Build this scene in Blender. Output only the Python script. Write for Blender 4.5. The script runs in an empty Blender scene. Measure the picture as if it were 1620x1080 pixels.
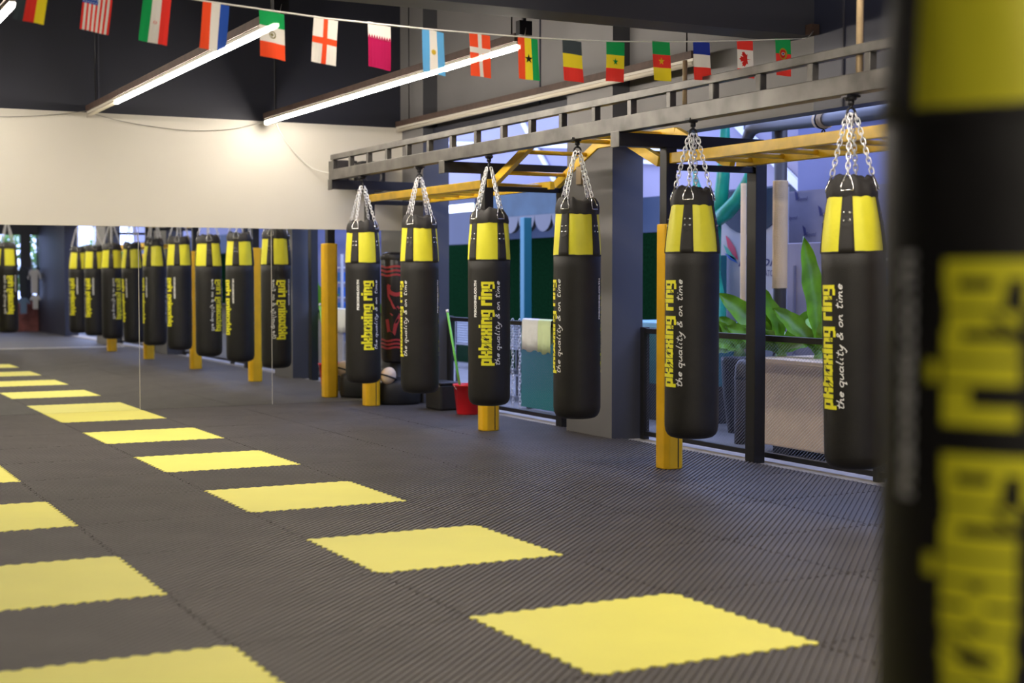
import bpy, bmesh, math, random
from mathutils import Vector, Matrix
PI = math.pi
random.seed(7)
S = bpy.context.scene
COL = S.collection

# ------------------------------------------------------------ camera
F_PX, YAW, PITCH = 2321.85, 0.4762, 0.0444
CAM = Vector((-2.586, -4.396, 1.398))
cd = bpy.data.cameras.new('camera')
cd.sensor_width = 36.0
cd.lens = F_PX / 1620.0 * 36.0
cd.dof.use_dof = True
cd.dof.focus_distance = 10.8
cd.dof.aperture_fstop = 1.7
cd.clip_start = 0.05
co = bpy.data.objects.new('camera', cd)
co.location = CAM
co.rotation_euler = (PI / 2 - PITCH, 0, -YAW)
COL.objects.link(co)
S.camera = co
# ------------------------------------------------------------ world, exposure
W = bpy.data.worlds.new('world'); S.world = W; W.use_nodes = True
wn = W.node_tree.nodes; wn['Background'].inputs[0].default_value = (0.44, 0.54, 1.0, 1)
wn['Background'].inputs[1].default_value = 4.6
S.view_settings.view_transform = 'Standard'
S.view_settings.look = 'None'
S.view_settings.gamma = 1
S.view_settings.use_curve_mapping = False
S.view_settings.exposure = 0.08
S.cycles.use_denoising = True
S.cycles.max_bounces = 8
S.cycles.sample_clamp_indirect = 8
TUBE_L = 84.0
MY = 11.033            # plane of the mirror

fw = Vector((math.sin(YAW) * math.cos(PITCH), math.cos(YAW) * math.cos(PITCH), -math.sin(PITCH)))
rt = Vector((math.cos(YAW), -math.sin(YAW), 0)); up = rt.cross(fw)
def at(x, y, ax, val):
    """the point of the plane coordinate[ax] = val that is seen at x, y"""
    d = fw + rt * ((x - 810) / F_PX) - up * ((y - 540) / F_PX)
    return CAM + d * ((val - CAM[ax]) / d[ax])

# ------------------------------------------------------------ materials
def mat(name, col, rough=0.6, metal=0.0, var=0.0, vscale=8.0, bump=0.0, bscale=60.0, emit=None, estr=0, spec=0.5, sheen=0.0, col2=None):
    m = bpy.data.materials.new(name); m.use_nodes = True
    nt = m.node_tree; b = nt.nodes['Principled BSDF']
    b.inputs['Base Color'].default_value = (*col, 1)
    b.inputs['Roughness'].default_value = rough
    b.inputs['Metallic'].default_value = metal
    b.inputs['Specular IOR Level'].default_value = spec
    b.inputs['Sheen Weight'].default_value = sheen
    tc = nt.nodes.new('ShaderNodeTexCoord')
    if var or col2:
        n = nt.nodes.new('ShaderNodeTexNoise'); n.inputs['Scale'].default_value = vscale; n.inputs['Detail'].default_value = 5
        r = nt.nodes.new('ShaderNodeValToRGB')
        c2 = col2 if col2 else tuple(min(1, c * (1 + var)) for c in col)
        c1 = col if col2 else tuple(c * (1 - var) for c in col)
        r.color_ramp.elements[0].position = 0.35; r.color_ramp.elements[1].position = 0.65
        r.color_ramp.elements[0].color = (*c1, 1); r.color_ramp.elements[1].color = (*c2, 1)
        nt.links.new(tc.outputs['Object'], n.inputs['Vector']); nt.links.new(n.outputs['Fac'], r.inputs[0]); nt.links.new(r.outputs[0], b.inputs['Base Color'])
    if bump:
        n = nt.nodes.new('ShaderNodeTexNoise'); n.inputs['Scale'].default_value = bscale; n.inputs['Detail'].default_value = 4
        bp = nt.nodes.new('ShaderNodeBump'); bp.inputs['Strength'].default_value = bump; bp.inputs['Distance'].default_value = 0.01
        nt.links.new(tc.outputs['Object'], n.inputs['Vector']); nt.links.new(n.outputs['Fac'], bp.inputs['Height']); nt.links.new(bp.outputs[0], b.inputs['Normal'])
    if emit:
        b.inputs['Emission Color'].default_value = (*emit, 1); b.inputs['Emission Strength'].default_value = estr
    return m

def mat_mat(name, col, depth, var):
    """foam mat surface"""
    m = mat(name, col, rough=0.55, var=var, vscale=2.2, spec=0.4)
    nt = m.node_tree; b = nt.nodes['Principled BSDF']
    g = nt.nodes.new('ShaderNodeNewGeometry')
    ad = nt.nodes.new('ShaderNodeTexNoise'); ad.inputs['Scale'].default_value = 160
    nt.links.new(g.outputs['Position'], ad.inputs['Vector'])
    bp = nt.nodes.new('ShaderNodeBump'); bp.inputs['Strength'].default_value = 1; bp.inputs['Distance'].default_value = depth
    nt.links.new(ad.outputs[0], bp.inputs['Height']); nt.links.new(bp.outputs[0], b.inputs['Normal'])
    return m

def cloth_mat(name, col, tr=0.35, clear=0.035):
    m = bpy.data.materials.new(name); m.use_nodes = True; nt = m.node_tree; nt.nodes.clear()
    o = nt.nodes.new('ShaderNodeOutputMaterial'); d = nt.nodes.new('ShaderNodeBsdfDiffuse'); t = nt.nodes.new('ShaderNodeBsdfTranslucent'); x = nt.nodes.new('ShaderNodeBsdfTransparent')
    a = nt.nodes.new('ShaderNodeMixShader'); c = nt.nodes.new('ShaderNodeMixShader')
    for q in (d, t): q.inputs[0].default_value = (*col, 1)
    x.inputs[0].default_value = (*[0.4 + 0.6 * k for k in col], 1)
    a.inputs[0].default_value = tr; c.inputs[0].default_value = clear
    nt.links.new(d.outputs[0], a.inputs[1]); nt.links.new(t.outputs[0], a.inputs[2]); nt.links.new(a.outputs[0], c.inputs[1]); nt.links.new(x.outputs[0], c.inputs[2]); nt.links.new(c.outputs[0], o.inputs[0])
    return m

M = dict(
    mat_black=mat_mat('black foam', (0.098, 0.087, 0.077), 0.001, 0.10),
    mat_yellow=mat_mat('yellow foam', (0.92, 0.85, 0.16), 0.0004, 0.02),
    concrete=mat('concrete', (0.36, 0.33, 0.29), 0.85, var=0.15, vscale=6, bump=0.3),
    dfloor=mat('dark sealed floor', (0.075, 0.068, 0.062), 0.6, var=0.12, vscale=4),
    header=mat('blue black header paint', (0.022, 0.026, 0.055), 0.5),
    paving=mat('outdoor paving', (0.17, 0.165, 0.16), 0.8, var=0.12, vscale=3, bump=0.2),
    navy=mat('navy wall paint', (0.019, 0.021, 0.036), 0.55, var=0.08, vscale=1.5, bump=0.05),
    pillar_shade=mat('pillar paint in bluish shade', (0.070, 0.072, 0.086), 0.6, var=0.06, vscale=1.5, bump=0.05),  # pillar faces away from the warm room light, bluish shade put into the colour
    grey=mat('grey wall paint', (0.16, 0.155, 0.16), 0.65, var=0.06, vscale=1.2, bump=0.05),
    ceil=mat('dark ceiling paint', (0.05, 0.052, 0.075), 0.8, var=0.05),
    cream=mat('cream board', (0.72, 0.685, 0.62), 0.7, var=0.02, vscale=1),
    leather=mat('black leather', (0.0095, 0.0085, 0.0078), 0.5, var=0.25, vscale=9, bump=0.25, bscale=220),
    strap=mat('black webbing', (0.022, 0.020, 0.020), 0.6, bump=0.3, bscale=400),
    yleather=mat('yellow leather', (0.83, 0.78, 0.035), 0.45, var=0.03, vscale=9, bump=0.2, bscale=40),
    yprint=mat('yellow print', (0.90, 0.85, 0.03), 0.5),
    wprint=mat('white print', (0.93, 0.93, 0.92), 0.5),
    kprint=mat('black print', (0.012, 0.012, 0.012), 0.5),
    chain=mat('zinc chain', (0.88, 0.88, 0.90), 0.35, 0.7),
    rivet=mat('nickel rivet', (0.85, 0.85, 0.83), 0.22, 1.0),
    hook=mat('blackened steel', (0.03, 0.03, 0.035), 0.4, 0.6),
    steel=mat('worn grey painted steel', (0.045, 0.042, 0.039), 0.36, 0.5, col2=(0.105, 0.10, 0.093), vscale=5, bump=0.06, bscale=30),
    bsteel=mat('black painted steel', (0.016, 0.016, 0.018), 0.4, 0.1),
    ysteel=mat('yellow painted steel', (0.84, 0.52, 0.02), 0.35, var=0.12, vscale=7),
    pad=mat('amber vinyl pad', (0.90, 0.51, 0.012), 0.38, var=0.05, vscale=7, bump=0.35, bscale=14),
    tube_off=mat('unlit cream tube', (0.72, 0.66, 0.56), 0.4),
    tube=mat('lit tube', (1, 1, 1), 0.4, emit=(1.0, 0.90, 0.765), estr=TUBE_L),
    housing=mat('white light housing', (0.62, 0.58, 0.52), 0.5),
    brown=mat('brown timber batten', (0.070, 0.040, 0.032), 0.65, var=0.2, vscale=12, bump=0.1),
    tan=mat('tan rod', (0.34, 0.25, 0.15), 0.5),
    mirror=mat('mirror glass', (0.93, 0.95, 0.94), 0.0, 1.0),
    edge=mat('mirror edge', (0.62, 0.58, 0.50), 0.3),
    cord=mat('white cord', (0.75, 0.73, 0.68), 0.8),
    cable=mat('grey cable', (0.35, 0.33, 0.30), 0.6),
    red=mat('red plastic', (0.72, 0.012, 0.02), 0.3),
    lime=mat('lime green plastic', (0.18, 0.62, 0.10), 0.4),
    limecloth=mat('lime cloth', (0.25, 0.85, 0.05), 0.9, bump=0.4, bscale=30),
    bplastic=mat('black plastic', (0.018, 0.018, 0.020), 0.45),
    white=mat('white cloth', (0.80, 0.82, 0.84), 0.9, bump=0.4, bscale=30),
    palegreen=mat('pale green cloth', (0.72, 0.86, 0.50), 0.9, bump=0.4, bscale=30),
    lilac=mat('lilac wall paint', (0.29, 0.27, 0.35), 0.8, var=0.05, vscale=0.7),
    blue=mat('bright blue wall paint', (0.17, 0.19, 0.36), 0.7, var=0.10, vscale=0.6),
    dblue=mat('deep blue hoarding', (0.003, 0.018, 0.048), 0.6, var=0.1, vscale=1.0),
    teal=mat('dark teal awning', (0.028, 0.055, 0.065), 0.7, var=0.25, vscale=2),
    tealp=mat('teal board', (0.0, 0.22, 0.18), 0.5),
    cyan=mat('turquoise paint', (0.01, 0.12, 0.14), 0.5),
    coral=mat('sea green fibreglass', (0.01, 0.27, 0.17), 0.35, var=0.2, vscale=5),
    mesh=mat('grey expanded metal', (0.20, 0.20, 0.20), 0.35, 0.3),
    downst=mat('downstand paint', (0.042, 0.044, 0.062), 0.6),
    hedge=mat('shaded green turf wall', (0.002, 0.010, 0.003), 0.95, col2=(0.004, 0.020, 0.006), vscale=30, spec=0.0),  # colour darkened to stand in for the shade on the turf
    leaf=mat('glossy green leaf', (0.14, 0.33, 0.012), 0.35, var=0.3, vscale=6),
    leaf2=mat('foliage', (0.10, 0.30, 0.05), 0.6, col2=(0.25, 0.45, 0.10), vscale=9),
    rope=mat('natural rope', (0.85, 0.62, 0.34), 0.9, bump=0.6, bscale=90),
    pipe=mat('grey painted pipe', (0.055, 0.048, 0.042), 0.45),
    planter=mat('beige planter', (0.88, 0.68, 0.48), 0.75, var=0.05),
    banner=mat('pale lilac banner', (0.40, 0.39, 0.44), 0.7),
    banner2=mat('grey violet banner', (0.20, 0.19, 0.25), 0.7, var=0.04),
    ink=mat('dark blue ink', (0.03, 0.03, 0.12), 0.6),
    inkred=mat('red ink', (0.5, 0.01, 0.05), 0.6), inkgreen=mat('green ink', (0.02, 0.35, 0.25), 0.6), inkblue=mat('blue ink', (0.02, 0.12, 0.5), 0.6),
    dred=mat('dull red print', (0.36, 0.025, 0.035), 0.5),
    bplast2=mat('black vinyl', (0.02, 0.018, 0.02), 0.25, bump=0.1, bscale=20),
    wlight=mat('white strip light', (1, 1, 1), 0.5, emit=(0.85, 0.95, 1.0), estr=2.0),
    metalw=mat('white painted metal', (0.75, 0.77, 0.82), 0.4),
    bluebox=mat('blue plastic', (0.01, 0.16, 0.62), 0.4),
    grn=mat('green cloth', (0.03, 0.32, 0.16), 0.9),
    greycloth=mat('light grey cloth', (0.42, 0.42, 0.46), 0.9),
    darkcloth=mat('dark navy cloth', (0.02, 0.025, 0.04), 0.9),
    redpaint=mat('dull red panel', (0.16, 0.05, 0.05), 0.8, var=0.3, vscale=5),
)
FC = {k: cloth_mat('flag ' + k, c) for k, c in dict(
    black=(0.05, 0.065, 0.075), red=(0.80, 0.045, 0.035), yellow=(0.85, 0.68, 0.03), white=(0.80, 0.76, 0.71), blue=(0.02, 0.04, 0.30),
    green=(0.015, 0.33, 0.09), maroon=(0.42, 0.015, 0.09), sky=(0.13, 0.42, 0.78), orange=(0.90, 0.09, 0.03), dark=(0.02, 0.02, 0.02), gold=(0.60, 0.42, 0.05), royal=(0.03, 0.09, 0.42), olive=(0.22, 0.2, 0.08)).items()}

# ------------------------------------------------------------ mesh helpers
def nb(): return bmesh.new()
def quad(bm, pts, mi=0):
    f = bm.faces.new([bm.verts.new(p) for p in pts]); f.material_index = mi; return f
def box(bm, x0, x1, y0, y1, z0, z1, mi=0):
    v = [bm.verts.new((x, y, z)) for z in (z0, z1) for y in (y0, y1) for x in (x0, x1)]
    for a in ((0, 2, 3, 1), (4, 5, 7, 6), (0, 1, 5, 4), (2, 6, 7, 3), (0, 4, 6, 2), (1, 3, 7, 5)):
        f = bm.faces.new([v[i] for i in a]); f.material_index = mi
def beam(bm, a, b, w, h, mi=0):
    """box section from a to b, w wide, h high"""
    a = Vector(a); b = Vector(b); d = (b - a).normalized()
    s = d.cross(Vector((0, 0, 1)))
    s = s.normalized() if s.length > 1e-4 else Vector((1, 0, 0))
    u = s.cross(d).normalized()
    r = []
    for p in (a, b):
        r.append([bm.verts.new(p + s * (i * w / 2) + u * (j * h / 2)) for i, j in ((-1, -1), (1, -1), (1, 1), (-1, 1))])
    for i in range(4):
        f = bm.faces.new([r[0][i], r[0][(i + 1) % 4], r[1][(i + 1) % 4], r[1][i]]); f.material_index = mi
    bm.faces.new(r[0][::-1]).material_index = mi; bm.faces.new(r[1]).material_index = mi
def tube(bm, pts, rad, n=8, caps=True, closed=False, mi=0):
    pts = [Vector(p) for p in pts]; N = len(pts); rings = []
    rr = rad if isinstance(rad, (list, tuple)) else [rad] * N
    prev = None
    for i, p in enumerate(pts):
        if closed: d = pts[(i + 1) % N] - pts[i - 1]
        else: d = pts[min(i + 1, N - 1)] - pts[max(i - 1, 0)]
        d.normalize()
        if prev is None:
            s = d.cross(Vector((0, 0, 1)))
            if s.length < 1e-3: s = d.cross(Vector((1, 0, 0)))
        else: s = prev - d * prev.dot(d)
        s.normalize(); prev = s; u = d.cross(s)
        rings.append([bm.verts.new(p + (s * math.cos(2 * PI * k / n) + u * math.sin(2 * PI * k / n)) * rr[i]) for k in range(n)])
    for i in range(N if closed else N - 1):
        a, b = rings[i], rings[(i + 1) % N]
        for k in range(n):
            f = bm.faces.new([a[k], a[(k + 1) % n], b[(k + 1) % n], b[k]]); f.smooth = True; f.material_index = mi
    if caps and not closed:
        bm.faces.new(rings[0][::-1]); bm.faces.new(rings[-1])
def revolve(bm, prof, n=48, fn=None, a0=0, a1=2 * PI, capb=False, capt=False):
    full = abs(a1 - a0 - 2 * PI) < 1e-6; cols = n if full else n + 1; rings = []
    for j, (r, z) in enumerate(prof):
        ring = []
        for k in range(cols):
            t = a0 + (a1 - a0) * k / n
            q, zz = fn(r, z, t) if fn else (r, z)
            ring.append(bm.verts.new((q * math.cos(t), q * math.sin(t), zz)))
        rings.append(ring)
    for j in range(len(prof) - 1):
        for k in range(n):
            f = bm.faces.new([rings[j][k], rings[j][(k + 1) % cols], rings[j + 1][(k + 1) % cols], rings[j + 1][k]]); f.smooth = True
    if capb: bm.faces.new(rings[0][::-1])
    if capt: bm.faces.new(rings[-1])
def prism(bm, poly, fn0, fn1, mi=0):
    """outline poly (u,v) placed by fn0 and fn1 on two sides"""
    a = [bm.verts.new(fn0(p)) for p in poly]; b = [bm.verts.new(fn1(p)) for p in poly]
    bm.faces.new(a).material_index = mi; bm.faces.new(b[::-1]).material_index = mi
    for i in range(len(poly)):
        j = (i + 1) % len(poly); bm.faces.new([a[j], a[i], b[i], b[j]]).material_index = mi
def obj(name, bm, m, parent=None, bevel=0, recalc=True):
    if recalc: bmesh.ops.recalc_face_normals(bm, faces=bm.faces)
    me = bpy.data.meshes.new(name); bm.to_mesh(me); bm.free()
    for q in (m if isinstance(m, list) else [m]): me.materials.append(q)
    o = bpy.data.objects.new(name, me); COL.objects.link(o)
    if parent: o.parent = parent
    if bevel:
        b = o.modifiers.new('bevel', 'BEVEL'); b.width = bevel; b.segments = 2; b.limit_method = 'ANGLE'; b.angle_limit = 0.6
    return o
def boxobj(name, x0, x1, y0, y1, z0, z1, m, parent=None, bevel=0):
    bm = nb(); box(bm, x0, x1, y0, y1, z0, z1); return obj(name, bm, m, parent, bevel)
def struct(o): o['kind'] = 'structure'; return o
def tag(o, label, cat, group=None):
    o['label'] = label; o['category'] = cat
    if group: o['group'] = group
    return o
def thing(name, label, cat, loc=(0, 0, 0), rz=0, group=None):
    o = bpy.data.objects.new(name, None); COL.objects.link(o); o.location = loc; o.rotation_euler = (0, 0, rz); o.empty_display_size = 0.1
    return tag(o, label, cat, group)
KIDS = {}
def dup(root, loc, rz, label=None, group=None):
    r = root.copy(); COL.objects.link(r); r.location = loc; r.rotation_euler = (0, 0, rz)
    if label: r['label'] = label
    if group: r['group'] = group
    for ch in list(root.children):
        c = ch.copy(); COL.objects.link(c); c.parent = r
        for g in list(ch.children):
            d = g.copy(); COL.objects.link(d); d.parent = c
    return r
def text_mesh(body, size=1.0, offset=0.0, shear=0.0, sx=1.0):
    cu = bpy.data.curves.new('t', 'FONT'); cu.body = body; cu.size = size; cu.offset = offset; cu.shear = shear; cu.resolution_u = 3
    cu.align_x = 'LEFT'
    o = bpy.data.objects.new('t', cu); COL.objects.link(o); bpy.context.view_layer.update()
    me = bpy.data.meshes.new_from_object(o.evaluated_get(bpy.context.evaluated_depsgraph_get()))
    bpy.data.objects.remove(o); bpy.data.curves.remove(cu)
    bm = nb(); bm.from_mesh(me); bpy.data.meshes.remove(me)
    bm.transform(Matrix.Diagonal((sx, 1, 1, 1))); return bm
def bounds(bm):
    xs = [v.co.x for v in bm.verts]; ys = [v.co.y for v in bm.verts]
    return min(xs), max(xs), min(ys), max(ys)

# ------------------------------------------------------------ the room
XL, YB, ZC = -7.0, -13.0, 4.7
struct(boxobj('floor', XL - .3, 4.32, YB - .3, MY + .3, -0.20, -0.026, M['dfloor']))
struct(boxobj('ground', 4.32, 16, -20, 24, -0.25, -0.05, M['paving']))
struct(boxobj('ceiling', XL - .3, 4.35, YB - .3, MY + .3, ZC, ZC + .2, M['ceil']))
bm = nb(); box(bm, XL - .3, 4.35, MY + .02, MY + .3, -.026, ZC); struct(obj('wall_back', bm, M['navy']))
bm = nb()                                                    # panel joints of the navy wall above the mirror
for x in (-3.16, -1.28, 0.60, 2.48):
    box(bm, x - .008, x + .008, MY + .004, MY + .019, 3.07, ZC)
struct(obj('trim_1', bm, M['ceil']))
struct(boxobj('wall_left', XL - .3, XL, YB, MY, -.026, ZC, M['navy']))
# cream board above the mirror
bm = nb(); box(bm, XL, 3.965, MY - .03, MY + .02, 1.915, 3.07); struct(obj('trim_2', bm, M['cream']))
# the right hand wall: pillars, headers
def pillar(name, y0, y1, x0=3.96, x1=4.27, side=M['grey'], face=M['pillar_shade'], z1=ZC):
    bm = nb(); box(bm, x0, x1, y0, y1, -.026, z1)
    bm.normal_update()
    for f in bm.faces:
        if abs(f.normal.y) > .5: f.material_index = 1
    return struct(obj(name, bm, [side, face]))
pillar('pillar', 10.42, MY + .02)
pillar('pillar', 6.42, 7.21)
pillar('pillar', -0.6, 0.3); pillar('pillar', -5.8, -4.8); pillar('pillar', YB, -9.4, side=M['navy'], face=M['navy'])
def header(y0, y1, z0, m=M['grey']):
    struct(boxobj('wall_right', 4.13, 4.29, y0, y1, z0, ZC, m))
header(7.21, 10.42, 3.03); header(3.95, 6.42, 2.57); header(0.3, 3.95, 2.57, M['header']); header(-4.8, -.6, 2.6); header(-9.4, -5.8, 2.6)
bm = nb(); box(bm, 4.118, 4.131, 8.022, 8.038, 3.03, ZC); box(bm, 4.118, 4.131, 3.62, 3.635, 2.57, ZC)
struct(obj('trim_3', bm, M['ceil']))
bm = nb(); box(bm, 4.08, 4.13, 7.21, 10.42, 2.955, 3.03); struct(obj('trim_4', bm, M['navy']))
# the kerb under the railings
struct(boxobj('trim_5', 4.10, 4.40, -13, 6.42, -.026, -.012, M['concrete']))
struct(boxobj('trim_6', 4.10, 4.40, 7.21, 10.42, -.026, -.010, M['concrete']))
# deep downstand beam across the room
struct(boxobj('trim_7', XL, 4.13, 3.95, 4.25, 3.10, ZC, M['downst']))
struct(boxobj('trim_10', XL, 3.96, -3.16, -3.03, -.026, .0, M['tube_off']))
# rear wall with windows (seen in the mirror)
def rear(x0, x1, z0, z1, m=M['navy']): struct(boxobj('wall_rear', x0, x1, YB - .2, YB, z0, z1, m))
rear(XL, 2.75, -.026, ZC); rear(2.75, 3.96, 2.5, ZC); rear(2.75, 3.96, -.026, 0.75, M['redpaint']); rear(3.56, 3.74, 0.75, 2.5)
for n, (x0, x1) in enumerate(((2.75, 3.56), (3.74, 3.96))):
    w = bpy.data.objects.new('window_%d' % (n + 1), None); COL.objects.link(w); struct(w)
    bm = nb()
    for a in (x0 + .02, x1 - .02): box(bm, a - .02, a + .02, YB - .08, YB - .03, 0.75, 2.5)
    for z in (0.77, 2.48): box(bm, x0, x1, YB - .08, YB - .03, z - .02, z + .02)
    obj('window_frame', bm, M['bsteel'], w)

# ------------------------------------------------------------ mirror panels
names = ['tall mirror panel at the left end of the cream topped wall', 'mirror panel second from the right, seam left of the bag reflections',
         'mirror panel between the two thin vertical seams', 'mirror panel nearest the pillars, behind the last hanging bags']
for i, (x0, x1) in enumerate(((-1.90, -0.46), (-0.46, 0.985), (0.985, 2.425), (2.425, 3.955))):
    t = thing('wall_mirror', ['mirror panel at the left edge of the picture, under the cream board', 'mirror panel left of the first thin vertical seam', names[2], names[3]][i], 'mirror', (x0, MY, 0), 0, 'mirror panels')
    bm = nb(); box(bm, 0.0015, x1 - x0 - .0015, 0, .018, 0.0, 1.915); o = obj('glass', bm, M['mirror'], t)
    bm = nb(); box(bm, x1 - x0 - .005, x1 - x0 + .0, -.0015, .017, 0.0, 1.915); obj('edge_strip', bm, M['edge'], t)
t = thing('wall_mirror', 'mirror panel beyond the left edge of the picture', 'mirror', (-3.34, MY, 0), 0, 'mirror panels')
bm = nb(); box(bm, 0.0015, 1.4385, 0, .018, 0.0, 1.915); obj('glass', bm, M['mirror'], t)

# ------------------------------------------------------------ foam mats
def teeth(t): return 0.0095 * max(-1, min(1, 1.7 * math.sin(2 * PI * 13 * t)))
NT = 130
RN = (22.0, -22.0)                        # ribs per metre along x and y, so they run on from mat to mat
def rib(x, y):
    t = (RN[0] * x + RN[1] * y) % 1.0
    if t < .46: return 0.0
    if t < .56: return -.0075 * (t - .46) / .10
    if t < .90: return -.0075
    return -.0075 * (1 - t) / .10
def mat_mesh(name, m, right=None, top=None, ribs=True):
    R_ = 1.0 if right is None else right; T_ = 1.0 if top is None else top
    ts = [i / NT for i in range(NT)]
    out = [(t * R_, teeth(t) if T_ else 0) for t in ts]
    out += [(R_ + (teeth(t) if right is None else 0), t * T_) for t in ts]
    out += [(t * R_, T_ + (teeth(t) if top is None else 0)) for t in [1 - q for q in ts]]
    out += [(teeth(t), t * T_) for t in [1 - q for q in ts]]
    lin = [(t * R_, 0) for t in ts] + [(R_, t * T_) for t in ts] + [(R_ - t * R_, T_) for t in ts] + [(0, T_ - t * T_) for t in ts]
    bm = nb()
    cx, cy = R_ / 2, T_ / 2; k = 0.9975
    out = [((x - cx) * k + cx, (y - cy) * k + cy) for x, y in out]
    a = [bm.verts.new((x, y, -.0080)) for x, y in out]; b = [bm.verts.new((x, y, -.025)) for x, y in out]
    c = [bm.verts.new(((x - cx) * .9965 + cx, (y - cy) * .9965 + cy, 0)) for x, y in out]
    for i in range(len(out)):
        j = (i + 1) % len(out); bm.faces.new([a[i], a[j], c[j], c[i]]); bm.faces.new([b[i], b[j], a[j], a[i]])
    bmesh.ops.recalc_face_normals(bm, faces=bm.faces)
    if not ribs:                            # a plain square inside a narrow rim
        q = [bm.verts.new((cx + (x - cx) * .94, cy + (y - cy) * .94, 0)) for x, y in lin]
        for i in range(len(c)):
            j = (i + 1) % len(c); f = bm.faces.new([c[i], c[j], q[j], q[i]]); f.normal_update()
            if f.normal.z < 0: f.normal_flip()
        f = bm.faces.new(q); f.normal_update()
        if f.normal.z < 0: f.normal_flip()
    me = bpy.data.meshes.new(name)
    if ribs:
        for v in c: v.co.z = -.0046
        b2 = nb(); b2.faces.new([b2.verts.new(v.co) for v in c])
        n = Vector((RN[0], RN[1], 0)); L = n.length; n.normalize()
        lo = RN[1] * (T_ + .02); hi = RN[0] * (R_ + .02); k = math.floor(lo)
        while k <= hi:
            for f in (0, .46, .56, .90):
                d = (k + f) / L
                bmesh.ops.bisect_plane(b2, geom=b2.verts[:] + b2.edges[:] + b2.faces[:], plane_co=n * d, plane_no=n, dist=1e-7)
            k += 1
        for v in b2.verts: v.co.z = rib(v.co.x, v.co.y)
        for v in b2.verts:                 # a vertex on a line sits exactly on a corner of the profile
            t = (RN[0] * v.co.x + RN[1] * v.co.y) % 1.0
            if t > .9995 or t < .0005: v.co.z = 0
        b2.normal_update()
        for f in b2.faces:
            if f.normal.z < 0: f.normal_flip()
        m2 = bpy.data.meshes.new('tmp'); b2.to_mesh(m2); b2.free(); bm.from_mesh(m2); bpy.data.meshes.remove(m2)
    bm.to_mesh(me); bm.free(); me.materials.append(m); return me
MB = mat_mesh('black_mat', M['mat_black']); MYL = mat_mesh('yellow_mat', M['mat_yellow'], ribs=False)
MBR = mat_mesh('black_mat_edge', M['mat_black'], right=1.075)
MBT = mat_mesh('black_mat_end', M['mat_black'], top=1.030); MYT = mat_mesh('yellow_mat_end', M['mat_yellow'], top=1.030, ribs=False); MBC = mat_mesh('black_mat_corner', M['mat_black'], right=1.075, top=1.030)
ordn = ['first', 'second', 'third', 'fourth', 'fifth', 'sixth', 'seventh']
for ix in range(-5, 4):
    for iy in range(-3, 11):
        yel = ix in (0, -2) and iy % 2 == 0 and iy >= -2
        last = ix == 3
        o = bpy.data.objects.new('foam_mat', (MYT if iy == 10 else MYL) if yel else ((MBC if iy == 10 else MBR) if last else (MBT if iy == 10 else MB))); COL.objects.link(o)
        o.location = (ix, iy, 0)
        if yel:
            k = iy // 2
            if ix == 0:
                lb = (['yellow foam mat outside the bottom edge, right row', 'largest full yellow foam mat, in front at the centre bottom', 'second yellow foam mat of the long row from the camera', 'third yellow foam mat of the long row from the camera',
                       'fourth yellow foam mat of the long row from the camera', 'fifth yellow foam mat of the long row, one before the mirror', 'yellow foam mat touching the mirror foot, joined to its reflection'])[k + 1]
            else:
                lb = (['yellow foam mat beyond the bottom left corner', 'yellow foam mat cut by the bottom edge at the left', 'yellow foam mat at the left edge, second from the bottom', 'yellow foam mat at the left edge, third from the bottom',
                       'small yellow corner of mat at the left edge, fourth from the bottom', 'yellow foam mat left of the picture, one before the mirror', 'yellow foam mat left of the picture at the mirror foot'])[k + 1]
            tag(o, lb, 'mat', 'yellow foam mats')
        else:
            tag(o, 'plain black ribbed jigsaw foam mat of the gym floor', 'mat', 'black foam mats')

# ------------------------------------------------------------ lettering drawn along a strip
def rects(w, kind):
    """blocky condensed letters; a in 0..w along the line, b in 0..1 x-height"""
    s = w * 0.39
    if kind == 'p': return [(0, s, -.24, 1), (s, w - s, 0, .26), (s, w - s, .74, 1), (w - s, w, .04, .96)]
    if kind == 'b': return [(0, s, 0, 1.28), (s, w - s, 0, .26), (s, w - s, .74, 1), (w - s, w, .04, .96)]
    if kind == 'k': return [(0, s, 0, 1.28), (s, w * .62, .36, .66), (w * .56, w * .97, .56, 1), (w * .56, w, 0, .46)]
    if kind == 'o': return [(0, s, .04, .96), (s, w - s, 0, .26), (s, w - s, .74, 1), (w - s, w, .04, .96)]
    if kind == 'x': return [(0, w * .44, .60, 1), (w * .56, w, .60, 1), (w * .14, w * .86, .38, .64), (0, w * .44, 0, .42), (w * .56, w, 0, .42)]
    if kind == 'i': return [(0, w, 0, 1), (0, w, 1.07, 1.26)]
    if kind == 'n': return [(0, s, 0, 1), (s, w - s, .72, 1), (w - s, w, 0, .95)]
    if kind == 'r': return [(0, w * .5, 0, 1), (w * .5, w, .62, 1)]
    if kind == 'g': return [(0, s, .2, .96), (s, w - s, .16, .34), (s, w - s, .80, 1), (w - s, w, -.2, 1), (0, w - s, -.25, -.05)]
    return []
BRAND = [('p', 48), ('k', 50), ('b', 48), ('o', 50), ('x', 46), ('i', 22), ('n', 48), ('g', 48), (' ', 22), ('r', 38), ('i', 22), ('n', 46), ('g', 48)]
tot = sum(w + 3.5 for _, w in BRAND); USC = 0.705 / tot
XH = 0.092
BASEL = 0.046
R0 = 0.178
def on_bag(a, b, z0, th0, off=0.0018, r=R0):
    """a upwards from z0, b to the left of the line th0"""
    th = th0 - b / r
    return ((r + off) * math.cos(th), (r + off) * math.sin(th), z0 + a)
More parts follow.
